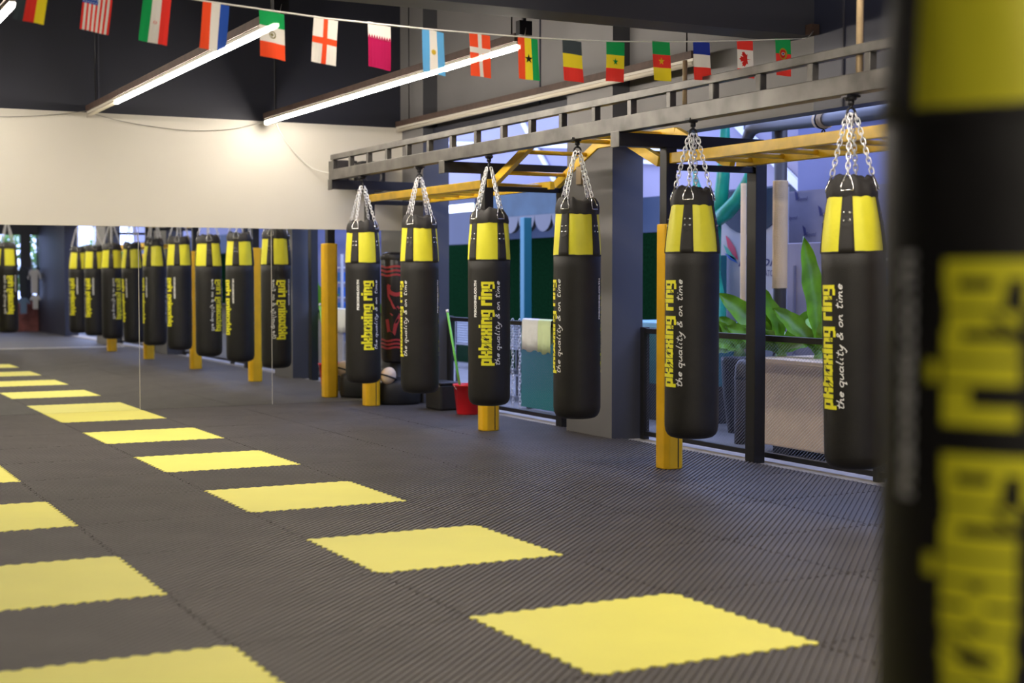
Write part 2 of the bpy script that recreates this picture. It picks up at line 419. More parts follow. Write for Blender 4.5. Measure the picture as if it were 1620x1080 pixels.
def strip_rect(bm, a0, a1, b0, b1, z0, th0, off):
    n = max(1, int(math.ceil((b1 - b0) / 0.02)))
    for i in range(n):
        p, q = b0 + (b1 - b0) * i / n, b0 + (b1 - b0) * (i + 1) / n
        quad(bm, [on_bag(a0, p, z0, th0, off), on_bag(a1, p, z0, th0, off), on_bag(a1, q, z0, th0, off), on_bag(a0, q, z0, th0, off)])
def ribbon(bm, pts, w, place, taper=False):
    n = len(pts)
    L = []
    for i, (x, y) in enumerate(pts):
        ax, ay = pts[max(i - 1, 0)]; bx, by = pts[min(i + 1, n - 1)]
        dx, dy = bx - ax, by - ay; l = math.hypot(dx, dy) or 1
        k = w / 2 * ((0.35 + 0.65 * math.sin(PI * (i + .5) / n)) if taper else 1)
        L.append((bm.verts.new(place(x - dy / l * k, y + dx / l * k)), bm.verts.new(place(x + dy / l * k, y - dx / l * k))))
    for i in range(n - 1):
        bm.faces.new([L[i][0], L[i][1], L[i + 1][1], L[i + 1][0]])
# handwriting strokes, x to the right, y up, x-height 1
def arc(cx, cy, rx, ry, a0, a1, n=9): return [(cx + rx * math.cos(math.radians(a0 + (a1 - a0) * i / n)), cy + ry * math.sin(math.radians(a0 + (a1 - a0) * i / n))) for i in range(n + 1)]
HW = {
    't': (0.85, [[(.35, 1.9), (.3, .9), (.32, .2), (.5, 0), (.8, .15)], [(.0, 1.25), (.8, 1.35)]]),
    'h': (1.05, [[(.15, 2.1), (.12, 1), (.1, 0)], [(.1, .3), (.35, .95), (.6, .9), (.65, .4), (.7, .05), (.95, .1)]]),
    'e': (0.95, [[(.1, .45), (.6, .6)] + arc(.4, .52, .34, .45, 20, 330, 10)]),
    'q': (1.05, [arc(.42, .5, .38, .48, 40, 370, 10), [(.8, 1.0), (.78, 0), (.72, -.95), (1.0, -.6)]]),
    'u': (1.1, [[(.1, .95), (.1, .3), (.3, 0), (.6, .1), (.8, .5)], [(.82, .95), (.82, .2), (1.05, .05)]]),
    'a': (1.05, [arc(.42, .48, .36, .45, 40, 370, 10), [(.8, .95), (.78, .2), (1.0, .02)]]),
    'l': (0.65, [[(.25, 2.1), (.2, 1), (.2, .2), (.55, .05)]]),
    'i': (0.6, [[(.25, .95), (.22, .2), (.5, .05)], [(.3, 1.45), (.36, 1.6)]]),
    'y': (1.05, [[(.1, .95), (.2, .3), (.45, .15), (.75, .7)], [(.85, .95), (.65, -.3), (.35, -.95), (.05, -.7)]]),
    '&': (1.4, [[(1.15, .1), (.7, .75), (.35, 1.35), (.5, 1.75), (.8, 1.5), (.6, 1.0), (.15, .5), (.3, .05), (.75, .1), (1.1, .7)]]),
    'o': (1.0, [arc(.45, .5, .36, .46, 70, 440, 12)]),
    'n': (1.1, [[(.12, .95), (.1, 0)], [(.12, .5), (.4, .95), (.65, .8), (.68, .2), (.95, .05)]]),
    'm': (1.5, [[(.1, .95), (.1, 0)], [(.1, .5), (.35, .95), (.55, .8), (.58, 0)], [(.58, .5), (.85, .95), (1.05, .8), (1.08, .15), (1.35, .05)]]),
    ' ': (0.55, [])}
SLOGAN = 'the quality & on time'

# ------------------------------------------------------------ punching bag
def fold(t): return 0.5 + 0.5 * math.cos(4 * (t - PI / 4))      # 1 under the straps, 0 between
TAPER = 0.020
def bag_r(z, t=0):
    """surface radius of the whole bag at height z"""
    if z < 1.23: return R0
    k = (z - 1.23) / 0.33
    return 0.180 - TAPER * k ** 1.4 - (0.002 + .010 * k) * fold(t)
def link(bm, c, d, s, L=0.036, W=0.0105, r=0.0031):
    """chain link centred c along d, flat in the plane d,s"""
    pts = []
    for i in range(12):
        a = 2 * PI * i / 12
        pts.append(c + d * ((L / 2 - W) * (1 if math.cos(a) > 0 else -1) * (abs(math.cos(a)) > .01) + W * math.cos(a)) + s * (W * math.sin(a)))
    tube(bm, pts, r, n=5, closed=True)
def make_bag(taper=.020):
    global TAPER
    TAPER = taper; dr = taper - .016
    t = thing('punching_bag', 'x', 'punching bag')
    bm = nb()
    prof = [(0.001, 0.004), (.06, 0.002), (.11, 0.004), (.140, .012), (.160, .028), (.172, .052), (.1775, .085), (.178, .14), (.1775, .4), (.1785, .6), (.1765, .8), (.1785, 1.0), (.1775, 1.14), (.178, 1.226), (.172, 1.232)]
    revolve(bm, prof, 64, capb=True)
    obj('lower_cover', bm, M['leather'], t)
    bm = nb()
    revolve(bm, [(.1795, 1.222), (.181, 1.228), (.1795, 1.234)], 64); obj('seam_band', bm, M['strap'], t)
    bm = nb()
    zs = [1.232 + .33 * i / 10 for i in range(11)]
    revolve(bm, [(1, z) for z in zs], 96, fn=lambda r, z, a: (bag_r(z, a) + .0022 * math.sin(11 * a + z * 9) * ((z - 1.2) / .3), z))
    obj('upper_cover', bm, M['yleather'], t)
    bm = nb()
    def rimf(r, z, a): return (max(.003, (r - dr * min(1, r / .12)) * (1 - .030 * fold(a)) + .0035 * math.sin(11 * a + 1)), z + (.012 * math.sin(2 * a + .7) + .007 * math.sin(7 * a) + .004 * math.sin(13 * a)) * (1 if z > 1.57 else .3))
    revolve(bm, [(.166, 1.535), (.169, 1.545), (.169, 1.575), (.162, 1.612), (.142, 1.642), (.118, 1.652), (.10, 1.626), (.06, 1.60), (.005, 1.59)], 72, fn=rimf)
    obj('top_rim', bm, M['strap'], t)
    for q in range(4):
        th = PI / 4 + q * PI / 2
        def sr(z, a): return bag_r(z, a) + .0035
        bm = nb(); rows = []
        for i in range(13):
            z = 1.226 + (1.600 - 1.226) * i / 12; hw = 0.043 - .010 * i / 12
            row = []
            for j in range(5):
                a = th + (hw * (j - 2) / 2) / .17
                rr = sr(min(z, 1.56), a) - (max(0, z - 1.56) * .32)
                row.append(bm.verts.new((rr * math.cos(a), rr * math.sin(a), z)))
            rows.append(row)
        for i in range(12):
            for j in range(4): bm.faces.new([rows[i][j], rows[i][j + 1], rows[i + 1][j + 1], rows[i + 1][j]]).smooth = True
        s = obj('strap', bm, M['strap'], t)
        sm = s.modifiers.new('s', 'SOLIDIFY'); sm.thickness = .004; sm.offset = 0
        bm = nb(); N = 10                                   # stitched patch with a round end
        pl = [(-.031, 1.60), (.031, 1.60), (.034, 1.40)] + [(.034 * math.cos(k * PI / N), 1.40 - .034 * math.sin(k * PI / N)) for k in range(1, N)] + [(-.034, 1.40)]
        def pp(off):
            def f(p):
                a = th + p[0] / .17; rr = sr(min(p[1], 1.56), th) + off - max(0, p[1] - 1.56) * .3
                return (rr * math.cos(a), rr * math.sin(a), p[1])
            return f
        prism(bm, pl, pp(.002), pp(.006)); pa = obj('strap_patch', bm, M['leather'], t)
        bm = nb()
        for dx in (-.018, .018):
            for z in (1.405, 1.447):
                a = th + dx / .17; rr = sr(z, th) + .006
                m4 = Matrix.Translation((rr * math.cos(a), rr * math.sin(a), z)) @ Matrix.Rotation(a, 4, 'Z') @ Matrix.Diagonal((.55, 1, 1, 1))
                bmesh.ops.create_uvsphere(bm, u_segments=8, v_segments=6, radius=.0074, matrix=m4)
        obj('rivets', bm, M['rivet'], pa)
        rr = .166; P_R = .160 - dr; d = Vector((math.cos(th), math.sin(th), 0)); s_ = Vector((-math.sin(th), math.cos(th), 0))
        P = lambda s, h, r: d * r + s_ * s + Vector((0, 0, h))
        bm = nb(); tube(bm, [P(-.034, 1.572, P_R + .005), P(-.035, 1.598, P_R + .001), P(-.006, 1.668, P_R - .022), P(.006, 1.668, P_R - .022), P(.035, 1.598, P_R + .001), P(.034, 1.572, P_R + .005)], .0048, n=6, closed=True)
        obj('strap_ring', bm, M['rivet'], t)
        bm = nb(); a0 = P(0, 1.668, P_R - .023); a1 = P(0, 2.005, .026); n = 12; dd = (a1 - a0).normalized(); Lk = (a1 - a0).length / n
        perp = dd.cross(s_).normalized()
        for k in range(n): link(bm, a0 + (a1 - a0) * ((k + .5) / n), dd, s_ if k % 2 else perp, L=Lk + .013, W=.0125, r=.0040)
        obj('chain', bm, M['chain'], t)
    bm = nb()
    tube(bm, [Vector((.026 * math.cos(a), 0, 2.015 + .026 * math.sin(a))) for a in [2 * PI * k / 14 for k in range(14)]], .0075, n=6, closed=True)
    tube(bm, [(0, 0, 2.035), (0, 0, 2.06)], .011, n=8); tube(bm, [(0, 0, 2.055), (0, 0, 2.085)], .019, n=10); tube(bm, [(0, 0, 2.083), (0, 0, 2.105)], [.03, .036], n=12)
    box(bm, -.045, .045, -.03, .03, 2.098, 2.11)
    obj('swivel_hook', bm, M['hook'], t)
    zt = 1.052                                              # top of the print
    for half in (0, PI):
        bm = nb(); a = 0.0
        for ch, w in BRAND:
            for (p, q, r_, s_) in rects(w, ch): strip_rect(bm, (a + p) * USC, (a + q) * USC, r_ * XH, s_ * XH, zt - .705, half + BASEL / R0, .0016)
            a += w + 3.5
        o = obj('brand_print', bm, M['yprint'], t); o['label'] = 'yellow block lettering'
        bm = nb()                                           # black brush slashes over the letters
        pl = lambda x, y: on_bag(x, y, zt - .705, half + BASEL / R0, .0024)
        for (ca, cb, l, ang) in ((.140, .030, .08, 55), (.158, .028, .08, 56), (.215, .055, .07, 60), (.230, .052, .065, 62),
                                 (.385, .015, .04, 52), (.397, .015, .035, 55), (.612, .018, .045, 50), (.626, .018, .04, 55)):
            c, s = math.cos(math.radians(ang)), math.sin(math.radians(ang))
            ribbon(bm, [(ca + (k / 5 - .5) * l * c + .002 * math.sin(k * 2), cb + (k / 5 - .5) * l * s) for k in range(6)], .0050, pl, True)
        obj('brush_marks', bm, M['kprint'], t)
        bm = text_mesh('PKBOXING.CO.TH', 1, .06, 0)
        x0, x1, y0, y1 = bounds(bm); sx = .305 / (x1 - x0); sy = .026 / (y1 - y0)
        for v in bm.verts: v.co = Vector(on_bag((v.co.x - x0) * sx, (v.co.y - y0) * sy, zt - .300, half - math.radians(33) + .013 / R0, .0022))
        obj('web_address_print', bm, M['wprint'], t)
        bm = nb(); x = 0.0; wt = sum(HW[c][0] for c in SLOGAN); k = .71 / wt
        for c in SLOGAN:
            for st in HW[c][1]:
                pts = []
                for i in range(len(st) - 1):
                    for j in range(3): pts.append((st[i][0] + (st[i + 1][0] - st[i][0]) * j / 3, st[i][1] + (st[i + 1][1] - st[i][1]) * j / 3))
                pts.append(st[-1]); pts = [((x + px + .22 * py) * k, py * .022) for px, py in pts]
                ribbon(bm, pts, .0060, lambda a_, b_: on_bag(a_, b_, zt - .708, half + math.radians(33) + .011 / R0, .0016))
            x += HW[c][0]
        obj('slogan_print', bm, M['wprint'], t)
    return t

def face_angle(x, y, delta, cam=(CAM.x, CAM.y)): return math.atan2(cam[1] - y, cam[0] - x) + math.radians(delta)
MC = (CAM.x, 2 * MY - CAM.y)
bags = [  # x, y, bottom z, rotation, label
    (2.935, 9.63, .305, face_angle(2.93, 9.63, 17), 'yellow topped black punching bag hanging nearest the mirror, print facing forward'),
    (2.930, 8.18, .305, face_angle(2.93, 8.18, -78), 'second punching bag from the mirror, in front of the red marked standing bag'),
    (2.930, 6.72, .305, face_angle(2.93, 6.72, -7), 'third punching bag from the mirror, full yellow print forward, before the red bucket'),
    (2.920, 5.21, .325, face_angle(2.92, 5.21, -80), 'fourth punching bag from the mirror, hanging before the wide grey pillar'),
    (2.925, 3.69, .325, face_angle(2.92, 3.69, -57), 'fifth punching bag from the mirror, in front of an amber post pad'),
    (2.870, 2.13, .305, face_angle(2.87, 2.13, -57), 'sixth punching bag from the mirror, largest sharp one, leaning over the planter'),
    (2.93, .63, .31, face_angle(2.93, .63, -40, MC) - 2 * math.radians(0), 'seventh bag of the rig, seen only reflected left of the posts'),
    (2.93, -.86, .31, face_angle(2.93, -.86, 40, MC), 'eighth bag of the rig, seen only as a small reflection'),
    (2.93, -2.35, .31, face_angle(2.93, -2.35, 40, MC), 'ninth bag of the rig, leftmost of the close row in the mirror'),
    (1.55, -1.76, .36, face_angle(1.55, -1.76, -15, MC), 'lone punching bag reflected at the far left edge of the mirror'),
    (-1.129, -3.010, .37, face_angle(-1.129, -3.010, -15), 'huge blurred punching bag in the right foreground'),
]
bag0 = make_bag(); bag1 = None
for i, (x, y, z, rz, lb) in enumerate(bags):
    if i == 0: b = bag0; b.location = (x, y, z); b.rotation_euler = (0, 0, rz); b['label'] = lb; b['group'] = 'hanging punching bags'
    elif i == 4: bag1 = b = make_bag(.040); b.location = (x, y, z); b.rotation_euler = (0, 0, rz); b['label'] = lb; b['group'] = 'hanging punching bags'
    else: b = dup(bag1 if i in (5, 8) else bag0, (x, y, z), rz, lb, 'hanging punching bags')
    if i == 5:                                              # hangs a little out of plumb
        H = Vector((2.93, 2.13, 2.415)); ax = Vector((-.458, -.889, 0)).normalized()
        b.matrix_world = Matrix.Translation(H) @ Matrix.Rotation(math.radians(1.4), 4, ax) @ Matrix.Translation(Vector((0, 0, -2.11))) @ Matrix.Rotation(rz, 4, 'Z')

# ------------------------------------------------------------ the hanging rig
rig = thing('bag_rig', 'long grey steel rig with ladder truss, black posts and yellow monkey bars', 'rig', (0, 0, 0))
XT = 2.93
def part(name, fn, m, parent=rig, bevel=0.004):
    bm = nb(); fn(bm); return obj(name, bm, m, parent, bevel)
Y0, Y1 = -4.5, 10.47
part('lower_chord', lambda b: box(b, XT - .045, XT + .045, Y0, Y1, 2.42, 2.53), M['steel'])
part('upper_rail', lambda b: box(b, XT - .03, XT + .03, Y0, Y1, 2.635, 2.69), M['steel'])
y = 10.42; ys = []
while y > Y0: ys.append(y); y -= 0.497
for y in ys: part('upright', lambda b: box(b, XT - .025, XT + .025, y - .025, y + .025, 2.528, 2.637), M['steel'])
FR = (10.30, 7.44, 4.47, 1.50, -1.40)
padlab = ['nearest the mirror', 'second from the mirror', 'third from the mirror', '', '']
for k, y in enumerate(FR):
    ye = y + .14
    part('cross_beam', lambda b: box(b, XT - .04, 3.95 if k == 0 else 4.17, ye - .04, ye + .04, 2.325, 2.422), M['bsteel'])
    c = part('beam_end_plate', lambda b: box(b, XT - .048, XT - .04, ye - .06, ye + .06, 2.315, 2.43), M['steel'])
    part('lower_cross_beam', lambda b: box(b, 3.36, 3.95 if k == 0 else 4.09, ye - .03, ye + .03, 2.17, 2.215), M['bsteel'])
    part('post', lambda b: box(b, 3.28, 3.37, y - .045 + .12, y + .045 + .12, 0.0, 2.33), M['bsteel'])
    if k: part('post', lambda b: box(b, 4.08, 4.18, ye - .06, ye + .055, -.012, 2.33), M['bsteel'])
    bm = nb(); c = .032; h = .083; cx, cy = 3.325, y + .09
    ol = [(-h + c, -h), (h - c, -h), (h, -h + c), (h, h - c), (h - c, h), (-h + c, h), (-h, h - c), (-h, -h + c)]
    prism(bm, ol, lambda p: (cx + p[0], cy + p[1], 0.0), lambda p: (cx + p[0], cy + p[1], 1.775))
    pd = obj('post_pad', bm, M['pad'], rig, .008); pd['label'] = 'amber vinyl pad wrapped round post'
    bm = nb(); box(bm, cx + .02, cx + .027, cy - h - .003, cy - h + .002, 0.01, 1.77); obj('pad_seam', bm, M['strap'], pd)
# monkey bars
def monkey(segs, name='monkey_bars'):
    bm = nb()
    for x in (3.33, 3.97):
        for (a, b) in segs: beam(bm, (x, a[0], a[1]), (x, b[0], b[1]), .05, .075)
    o = obj(name, bm, M['ysteel'], rig, .004)
    for (a, b) in segs:
        L = math.hypot(a[0] - b[0], a[1] - b[1]); n = max(1, int(L / .34))
        for i in range(n):
            q = (i + .5) / n; yy, zz = a[0] + (b[0] - a[0]) * q, a[1] + (b[1] - a[1]) * q
            bm = nb(); tube(bm, [(3.33, yy, zz), (3.97, yy, zz)], .019, n=8); obj('rung', bm, M['ysteel'], o)
monkey([((10.38, 2.235), (7.50, 2.235))]); monkey([((7.42, 2.235), (6.66, 2.545)), ((6.66, 2.545), (5.45, 2.545)), ((5.45, 2.545), (4.70, 2.235))])
monkey([((4.62, 2.25), (1.60, 2.25))]); monkey([((1.50, 1.93), (-4.4, 1.93))])
for y in (3.81, 2.07, -1.8):
    bm = nb(); tube(bm, [(XT + .01, y, 2.53), (XT + .01, y, 2.83 if y > 3 else ZC)], .016 if y > 3 else .021, n=6); o = obj('ceiling_rod', bm, M['tan'], rig); o['label'] = 'tan rod up to the ceiling'
# second rig beam above the camera carrying the blurred bag
t = thing('overhead_beam', 'grey steel beam above the frame carrying the foreground bag', 'beam')
d = Vector((2.679, 1.25, 0)).normalized(); A_ = Vector((-1.129, -3.010, 0)) - d * 1.2; B_ = Vector((1.55, -1.76, 0)) + d * .6
bm = nb(); beam(bm, A_ + Vector((0, 0, 2.545)), B_ + Vector((0, 0, 2.545)), .09, .10); obj('beam_bar', bm, M['steel'], t)
for P_ in (A_ + d * .3, B_ - d * .2):
    bm = nb(); tube(bm, [P_ + Vector((0, 0, 2.59)), P_ + Vector((0, 0, ZC))], .02, n=6); obj('ceiling_rod', bm, M['tan'], t)

# ------------------------------------------------------------ tube lights
def light(x, y0, y1, lab, lit=True, off_from=None, grp='ceiling tube lights'):
    t = thing('tube_light', lab, 'light', (x, 0, 0), 0, grp)
    z = 3.05; y1 = y1 - .14 if lit and not off_from else y1
    bm = nb(); box(bm, -.04, .04, y0, y1, z + .028, z + .085); obj('batten', bm, M['brown'], t)
    bm = nb(); box(bm, -.024, .024, y0, y1, z + .006, z + .028); box(bm, -.024, .024, y1, y1 + .02, z - .035, z + .028); obj('housing', bm, M['housing'], t)
    e = off_from if off_from else y1
    bm = nb(); tube(bm, [(0, y0 + .02, z - .008), (0, e, z - .008)], .0215, n=10); obj('tube', bm, M['tube'] if lit else M['tube_off'], t)
    if off_from:
        bm = nb(); tube(bm, [(0, e + .01, z - .008), (0, y1, z - .008)], .0175, n=10); o = obj('tube', bm, M['tube_off'], t); o['label'] = 'unlit end section'
    bm = nb()
    for y in ((y0 + .12, y1 - .3)): tube(bm, [(0, y, z + .08), (0, y, ZC)], .006, n=5)
    obj('hanger', bm, M['hook'], t)
    return t
light(-1.16, 4.95, 10.98, 'lit tube light crossing the top left corner')
light(0.49, 4.92, 10.98, 'lit tube light behind the red, white and green flags, its far end dark', off_from=9.72)
light(2.32, 5.0, 10.98, 'lit tube light ending behind the red flag with a white cross')
light(3.905, 5.1, 10.98, 'unlit cream tube light along the top of the right wall', lit=False)
for x, y0, y1, l in ((0.49, -2.5, 3.4, 'added unseen tube light above the camera side, second row'), (2.32, -3.5, 2.35, 'added unseen tube light above the camera side, right row'),
                     (-2.9, -10.5, -4.7, 'added unseen tube light behind the camera, left'), (-1.16, -10.5, -4.7, 'added unseen tube light behind the camera, middle'), (2.32, -10.5, -4.7, 'added unseen tube light at the rear of the room, right'), (0.49, -10.5, -4.7, 'added unseen tube light at the rear of the room, left')):
    light(x, y0, y1, l, grp='added tube lights out of frame')  # unseen tubes, added to brighten the mats and the foreground bag
# brackets at the near ends
for x, y in ((0.49, 4.86), (2.32, 4.93)):
    t = thing('light_bracket', 'small black bracket at the near end of the %s lit tube' % ('left' if x < 1 else 'right'), 'bracket', (x, y, 3.06))
    bm = nb(); box(bm, -.05, .05, -.03, .03, .05, .15); box(bm, -.012, .012, -.012, .012, .14, ZC - 3.06); obj('bracket_body', bm, M['hook'], t)
    bm = nb(); tube(bm, [(.0, -.03, .10), (-.02, -.05, .04), (.01, -.02, -.01), (.02, .03, .0)], .004, n=5); obj('wire_loop', bm, M['cable'], t)
def cable(pts, lab, r=.0035, m='cable'):
    P_ = [Vector(p) for p in pts]; out = []
    for i in range(len(P_) - 1):
        p0 = P_[max(i - 1, 0)]; p1 = P_[i]; p2 = P_[i + 1]; p3 = P_[min(i + 2, len(P_) - 1)]
        for k in range(6):
            t = k / 6; out.append(.5 * ((2 * p1) + (p2 - p0) * t + (2 * p0 - 5 * p1 + 4 * p2 - p3) * t * t + (3 * p1 - p0 - 3 * p2 + p3) * t ** 3))
    out.append(P_[-1]); bm = nb(); tube(bm, out, r, n=5); o = obj('cable', bm, M[m]); return tag(o, lab, 'cable')
cable([(.50, 10.9, 3.05), (.9, 10.97, 2.98), (1.5, 10.97, 2.93), (2.0, 10.97, 2.97), (2.30, 10.9, 3.05)], 'thin grey cable sagging between the two lit tube lights')
cable([(2.45, 10.9, 3.04), (2.6, 10.95, 2.82), (2.85, 10.9, 2.58), (3.05, 10.6, 2.50), (2.96, 10.42, 2.52)], 'thin grey cable drooping from the right light to the rig', .006, 'cord')
cable([(-1.2, 10.9, 3.05), (-.6, 10.97, 2.98), (0.0, 10.97, 3.01), (.47, 10.95, 3.08)], 'thin grey cable left of the left tube light')

# ------------------------------------------------------------ flag bunting
bunt = thing('flag_bunting', 'white cord of small national flags strung across below the dark beam', 'bunting')
PA = Vector((-.14, 3.12, 0)); PB = Vector((3.64, 3.65, 0)); bd = (PB - PA).normalized(); bn = Vector((-bd.y, bd.x, 0))
def on_str(x, y):
    d = fw + rt * ((x - 810) / F_PX) - up * ((y - 540) / F_PX)
    k = (PA - CAM).dot(bn) / d.dot(bn); return CAM + d * k
cord = [on_str(x, y) for x, y in ((-140, -95), (-40, -74), (55, -47), (155, -29), (248, -10), (340, 4), (431, 17), (515, 29), (600, 38), (686, 47), (760, 53), (836, 59), (907, 63), (975, 65.5), (1047, 66), (1111, 65.5), (1181, 64), (1240, 62), (1268, 61))]
bm = nb(); tube(bm, cord, .0042, n=6); tube(bm, [cord[-1], cord[-1] + Vector((.1, .06, .02)), Vector((4.12, 3.93, 3.14))], .004, n=5); obj('cord', bm, M['cord'], bunt)
boxobj('cord_bracket', 4.05, 4.12, 3.88, 3.948, 3.10, 3.17, M['brown'], bunt)
FW, FH = .146, .245
def star(cx, cy, r, ri=None, n=5, rot=90):
    ri = ri or r * .40
    return [(cx + (r if k % 2 == 0 else ri) * math.cos(math.radians(rot + k * 180 / n)), cy + (r if k % 2 == 0 else ri) * math.sin(math.radians(rot + k * 180 / n))) for k in range(2 * n)]
def disc(cx, cy, r, n=14, sq=1): return [(cx + r * math.cos(2 * PI * k / n), cy + sq * r * math.sin(2 * PI * k / n)) for k in range(n)]
LEAF = [(0, -.5), (.03, -.1), (.33, -.16), (.28, -.04), (.5, .16), (.43, .2), (.46, .33), (.32, .30), (.27, .37), (.14, .22), (.18, .46), (.09, .42), (0, .56),
        (-.09, .42), (-.18, .46), (-.14, .22), (-.27, .37), (-.32, .30), (-.46, .33), (-.43, .2), (-.5, .16), (-.28, -.04), (-.33, -.16), (-.03, -.1)]
def V(cols): n = len(cols); return [((i / n, (i + 1) / n, 0, 1), c) for i, c in enumerate(cols)]
def Hb(cols, ws=None):
    ws = ws or [1] * len(cols); s = sum(ws); a = 0; r = []
    for c, w in zip(cols, ws): r.append(((0, 1, 1 - (a + w) / s, 1 - a / s), c)); a += w
    return r
usa = [((i / 13, (i + 1) / 13, 0, .54 if i < 7 else 1), 'red' if i % 2 == 0 else 'white') for i in range(13)] + [((0, 7 / 13, .54, 1), 'royal')]
eng = [((0, .41, .57, 1), 'white'), ((.59, 1, .57, 1), 'white'), ((.41, .59, 0, 1), 'orange'), ((0, .41, .43, .57), 'orange'), ((.59, 1, .43, .57), 'orange'), ((0, .41, 0, .43), 'white'), ((.59, 1, 0, .43), 'white')]
den = [((0, .41, .68, 1), 'orange'), ((.59, 1, .68, 1), 'orange'), ((.41, .59, 0, 1), 'white'), ((0, .41, .55, .68), 'white'), ((.59, 1, .55, .68), 'white'), ((0, .41, 0, .55), 'orange'), ((.59, 1, 0, .55), 'orange')]
FL = [  # px x, py top, tilt deg, rects, emblems, label
    (-40, -74, 8, Hb(['green', 'white', 'green']), [], 'green and white flag beyond the left edge'),
    (58, -46, 10, V(['black', 'red', 'yellow']), [], 'black, red and gold striped flag'),
    (157, -28, 7, usa, [(star(.04 + .085 * i + (.04 if j % 2 else 0), .57 + .055 * j, .030), 'white') for i in range(6) for j in range(8)], 'red and white striped flag with starred blue corner'),
    (250, -9, 7, V(['green', 'white', 'red']), [(star(.5, .42, .075, .045, 6), 'red'), (disc(.5, .42, .032), 'white')], 'green, white and red upright striped flag'),
    (342, 5, 5, V(['orange', 'white', 'royal']), [], 'red, white and blue upright striped flag'),
    (430, 18, -2, Hb(['green', 'white', 'orange']), [(disc(.5, .5, .14, 18), 'olive'), (disc(.49, .5, .10, 12), 'white'), (star(.47, .5, .09, .05, 4), 'olive')], 'green, white and red flag with round emblem'),
    (516, 29, 4, eng, [], 'white flag with red cross'),
    (600, 38, -1, Hb(['white', 'maroon'], [.34, .66]), [([(i / 9, .661), ((i + 1) / 9, .661), ((i + .5) / 9, .745)], 'maroon') for i in range(9)], 'white and maroon serrated flag'),
    (685, 48, -2, V(['sky', 'white', 'sky']), [(star(.5, .5, .12, .085, 9), 'gold')], 'sky blue and white flag with sun'),
    (759, 54, -3, den, [], 'red flag with white cross'),
    (835, 60, -3, V(['orange', 'yellow', 'green']), [(star(.5, .5, .20), 'dark')], 'red, gold and green upright striped flag with black star'),
    (905, 64, -4, Hb(['black', 'yellow', 'red']), [], 'black, yellow and red banded flag'),
    (974, 66, 0, Hb(['green', 'yellow', 'red']), [(star(.5, .5, .17), 'green')], 'green, yellow and red banded flag with green star'),
    (1045, 66, -3, Hb(['green', 'red', 'yellow']), [(star(.5, .5, .17), 'yellow')], 'green, red and yellow banded flag with yellow star'),
    (1110, 66, -4, Hb(['blue', 'white', 'red']), [], 'blue, white and red banded flag'),
    (1179, 64, -4, Hb(['red', 'white', 'red'], [1, 2, 1]), [([(.5 - q[1] * .72, .5 + q[0] * .42) for q in LEAF], 'red')], 'red and white flag with maple leaf'),
    (1238, 62, -3, Hb(['green', 'red'], [.4, .6]), [(disc(.5, .6, .26, 20, .62), 'gold'), (disc(.5, .6, .20, 20, .62), 'red'), (disc(.5, .6, .12, 12, .62), 'white'), (disc(.5, .6, .06, 8, .62), 'blue')], 'green and red flag with round shield'),
]
for (px, py, tilt, rc, em, lab) in FL:
    o3 = on_str(px, py); th = math.radians(tilt); sl = (on_str(px + 20, py)[0:3]); ph = random.uniform(0, 6)
    def pos(u, v, off=0):
        x = (u - .5) * FW; z = -(1 - v) * FH
        X = x + z * math.tan(th) * 1.0; w = .007 * math.sin(u * 5 + ph + v * 2) * (1 - v) + .004 * math.sin(ph)
        dz = -.11 * x if px < 700 else (-.04 * x if px < 950 else 0.02 * x)
        return o3 + bd * X + bn * (w + off) + Vector((0, 0, z + dz))
    keys = []; bm = nb()
    def mi(c):
        if c not in keys: keys.append(c)
        return keys.index(c)
    for (u0, u1, v0, v1), c in rc:
        nu = max(1, int((u1 - u0) / .15 + .5)); nv = max(1, int((v1 - v0) / .2 + .5))
        for a in range(nu):
            for b in range(nv):
                p, q = u0 + (u1 - u0) * a / nu, u0 + (u1 - u0) * (a + 1) / nu; r, s = v0 + (v1 - v0) * b / nv, v0 + (v1 - v0) * (b + 1) / nv
                quad(bm, [pos(p, r), pos(q, r), pos(q, s), pos(p, s)], mi(c))
    for k, (pl, c) in enumerate(em):
        fix = FH / FW
        for sd in (-1, 1):
            cy0 = sum(q[1] for q in pl) / len(pl)
            P2 = [(q[0], cy0 + (q[1] - cy0) / fix if len(pl) in (10, 12, 8, 18) and not (abs(pl[0][1] - pl[1][1]) < 1e-9) else q[1]) for q in pl]
            f = bm.faces.new([bm.verts.new(pos(u, v, sd * (.0012 + .0004 * min(k, 4)))) for u, v in P2]); f.material_index = mi(c)
    fo = obj('flag', bm, [FC[c] for c in keys], bunt, recalc=False); fo['label'] = lab

# ------------------------------------------------------------ railings
def railing(y0, y1, lab, x=4.25, posts=()):
    t = thing('mesh_railing', lab, 'railing', (x, 0, 0))
    bm = nb(); box(bm, -.02, .02, y0, y1, .905, .95); obj('top_rail', bm, M['bsteel'], t, .003)
    bm = nb(); box(bm, -.02, .02, y0, y1, .02, .06); obj('bottom_rail', bm, M['bsteel'], t, .003)
    for y in posts:
        bm = nb(); box(bm, -.03, .03, y - .03, y + .03, -.012, .96); obj('rail_post', bm, M['bsteel'], t, .003)
    bm = nb(); cw, chh = .018, .0135; n = int((y1 - y0) / cw); m = int(.845 / chh); w = .0032
    for i in range(n + 1):
        prev = None
        for j in range(m + 1):
            o_ = (cw * .44) * (1 if (i + j) % 2 else -1); yy = y0 + i * cw + o_; zz = .06 + j * chh
            a = bm.verts.new((-.001, yy - w, zz)); b = bm.verts.new((.002, yy + w, zz))
            if prev: bm.faces.new([prev[0], prev[1], b, a])
            prev = (a, b)
    obj('mesh_infill', bm, M['mesh'], t, recalc=False)
    return t
railing(7.25, 10.38, 'black mesh railing between the two wide pillars, towels over it', posts=(7.28, 10.35))
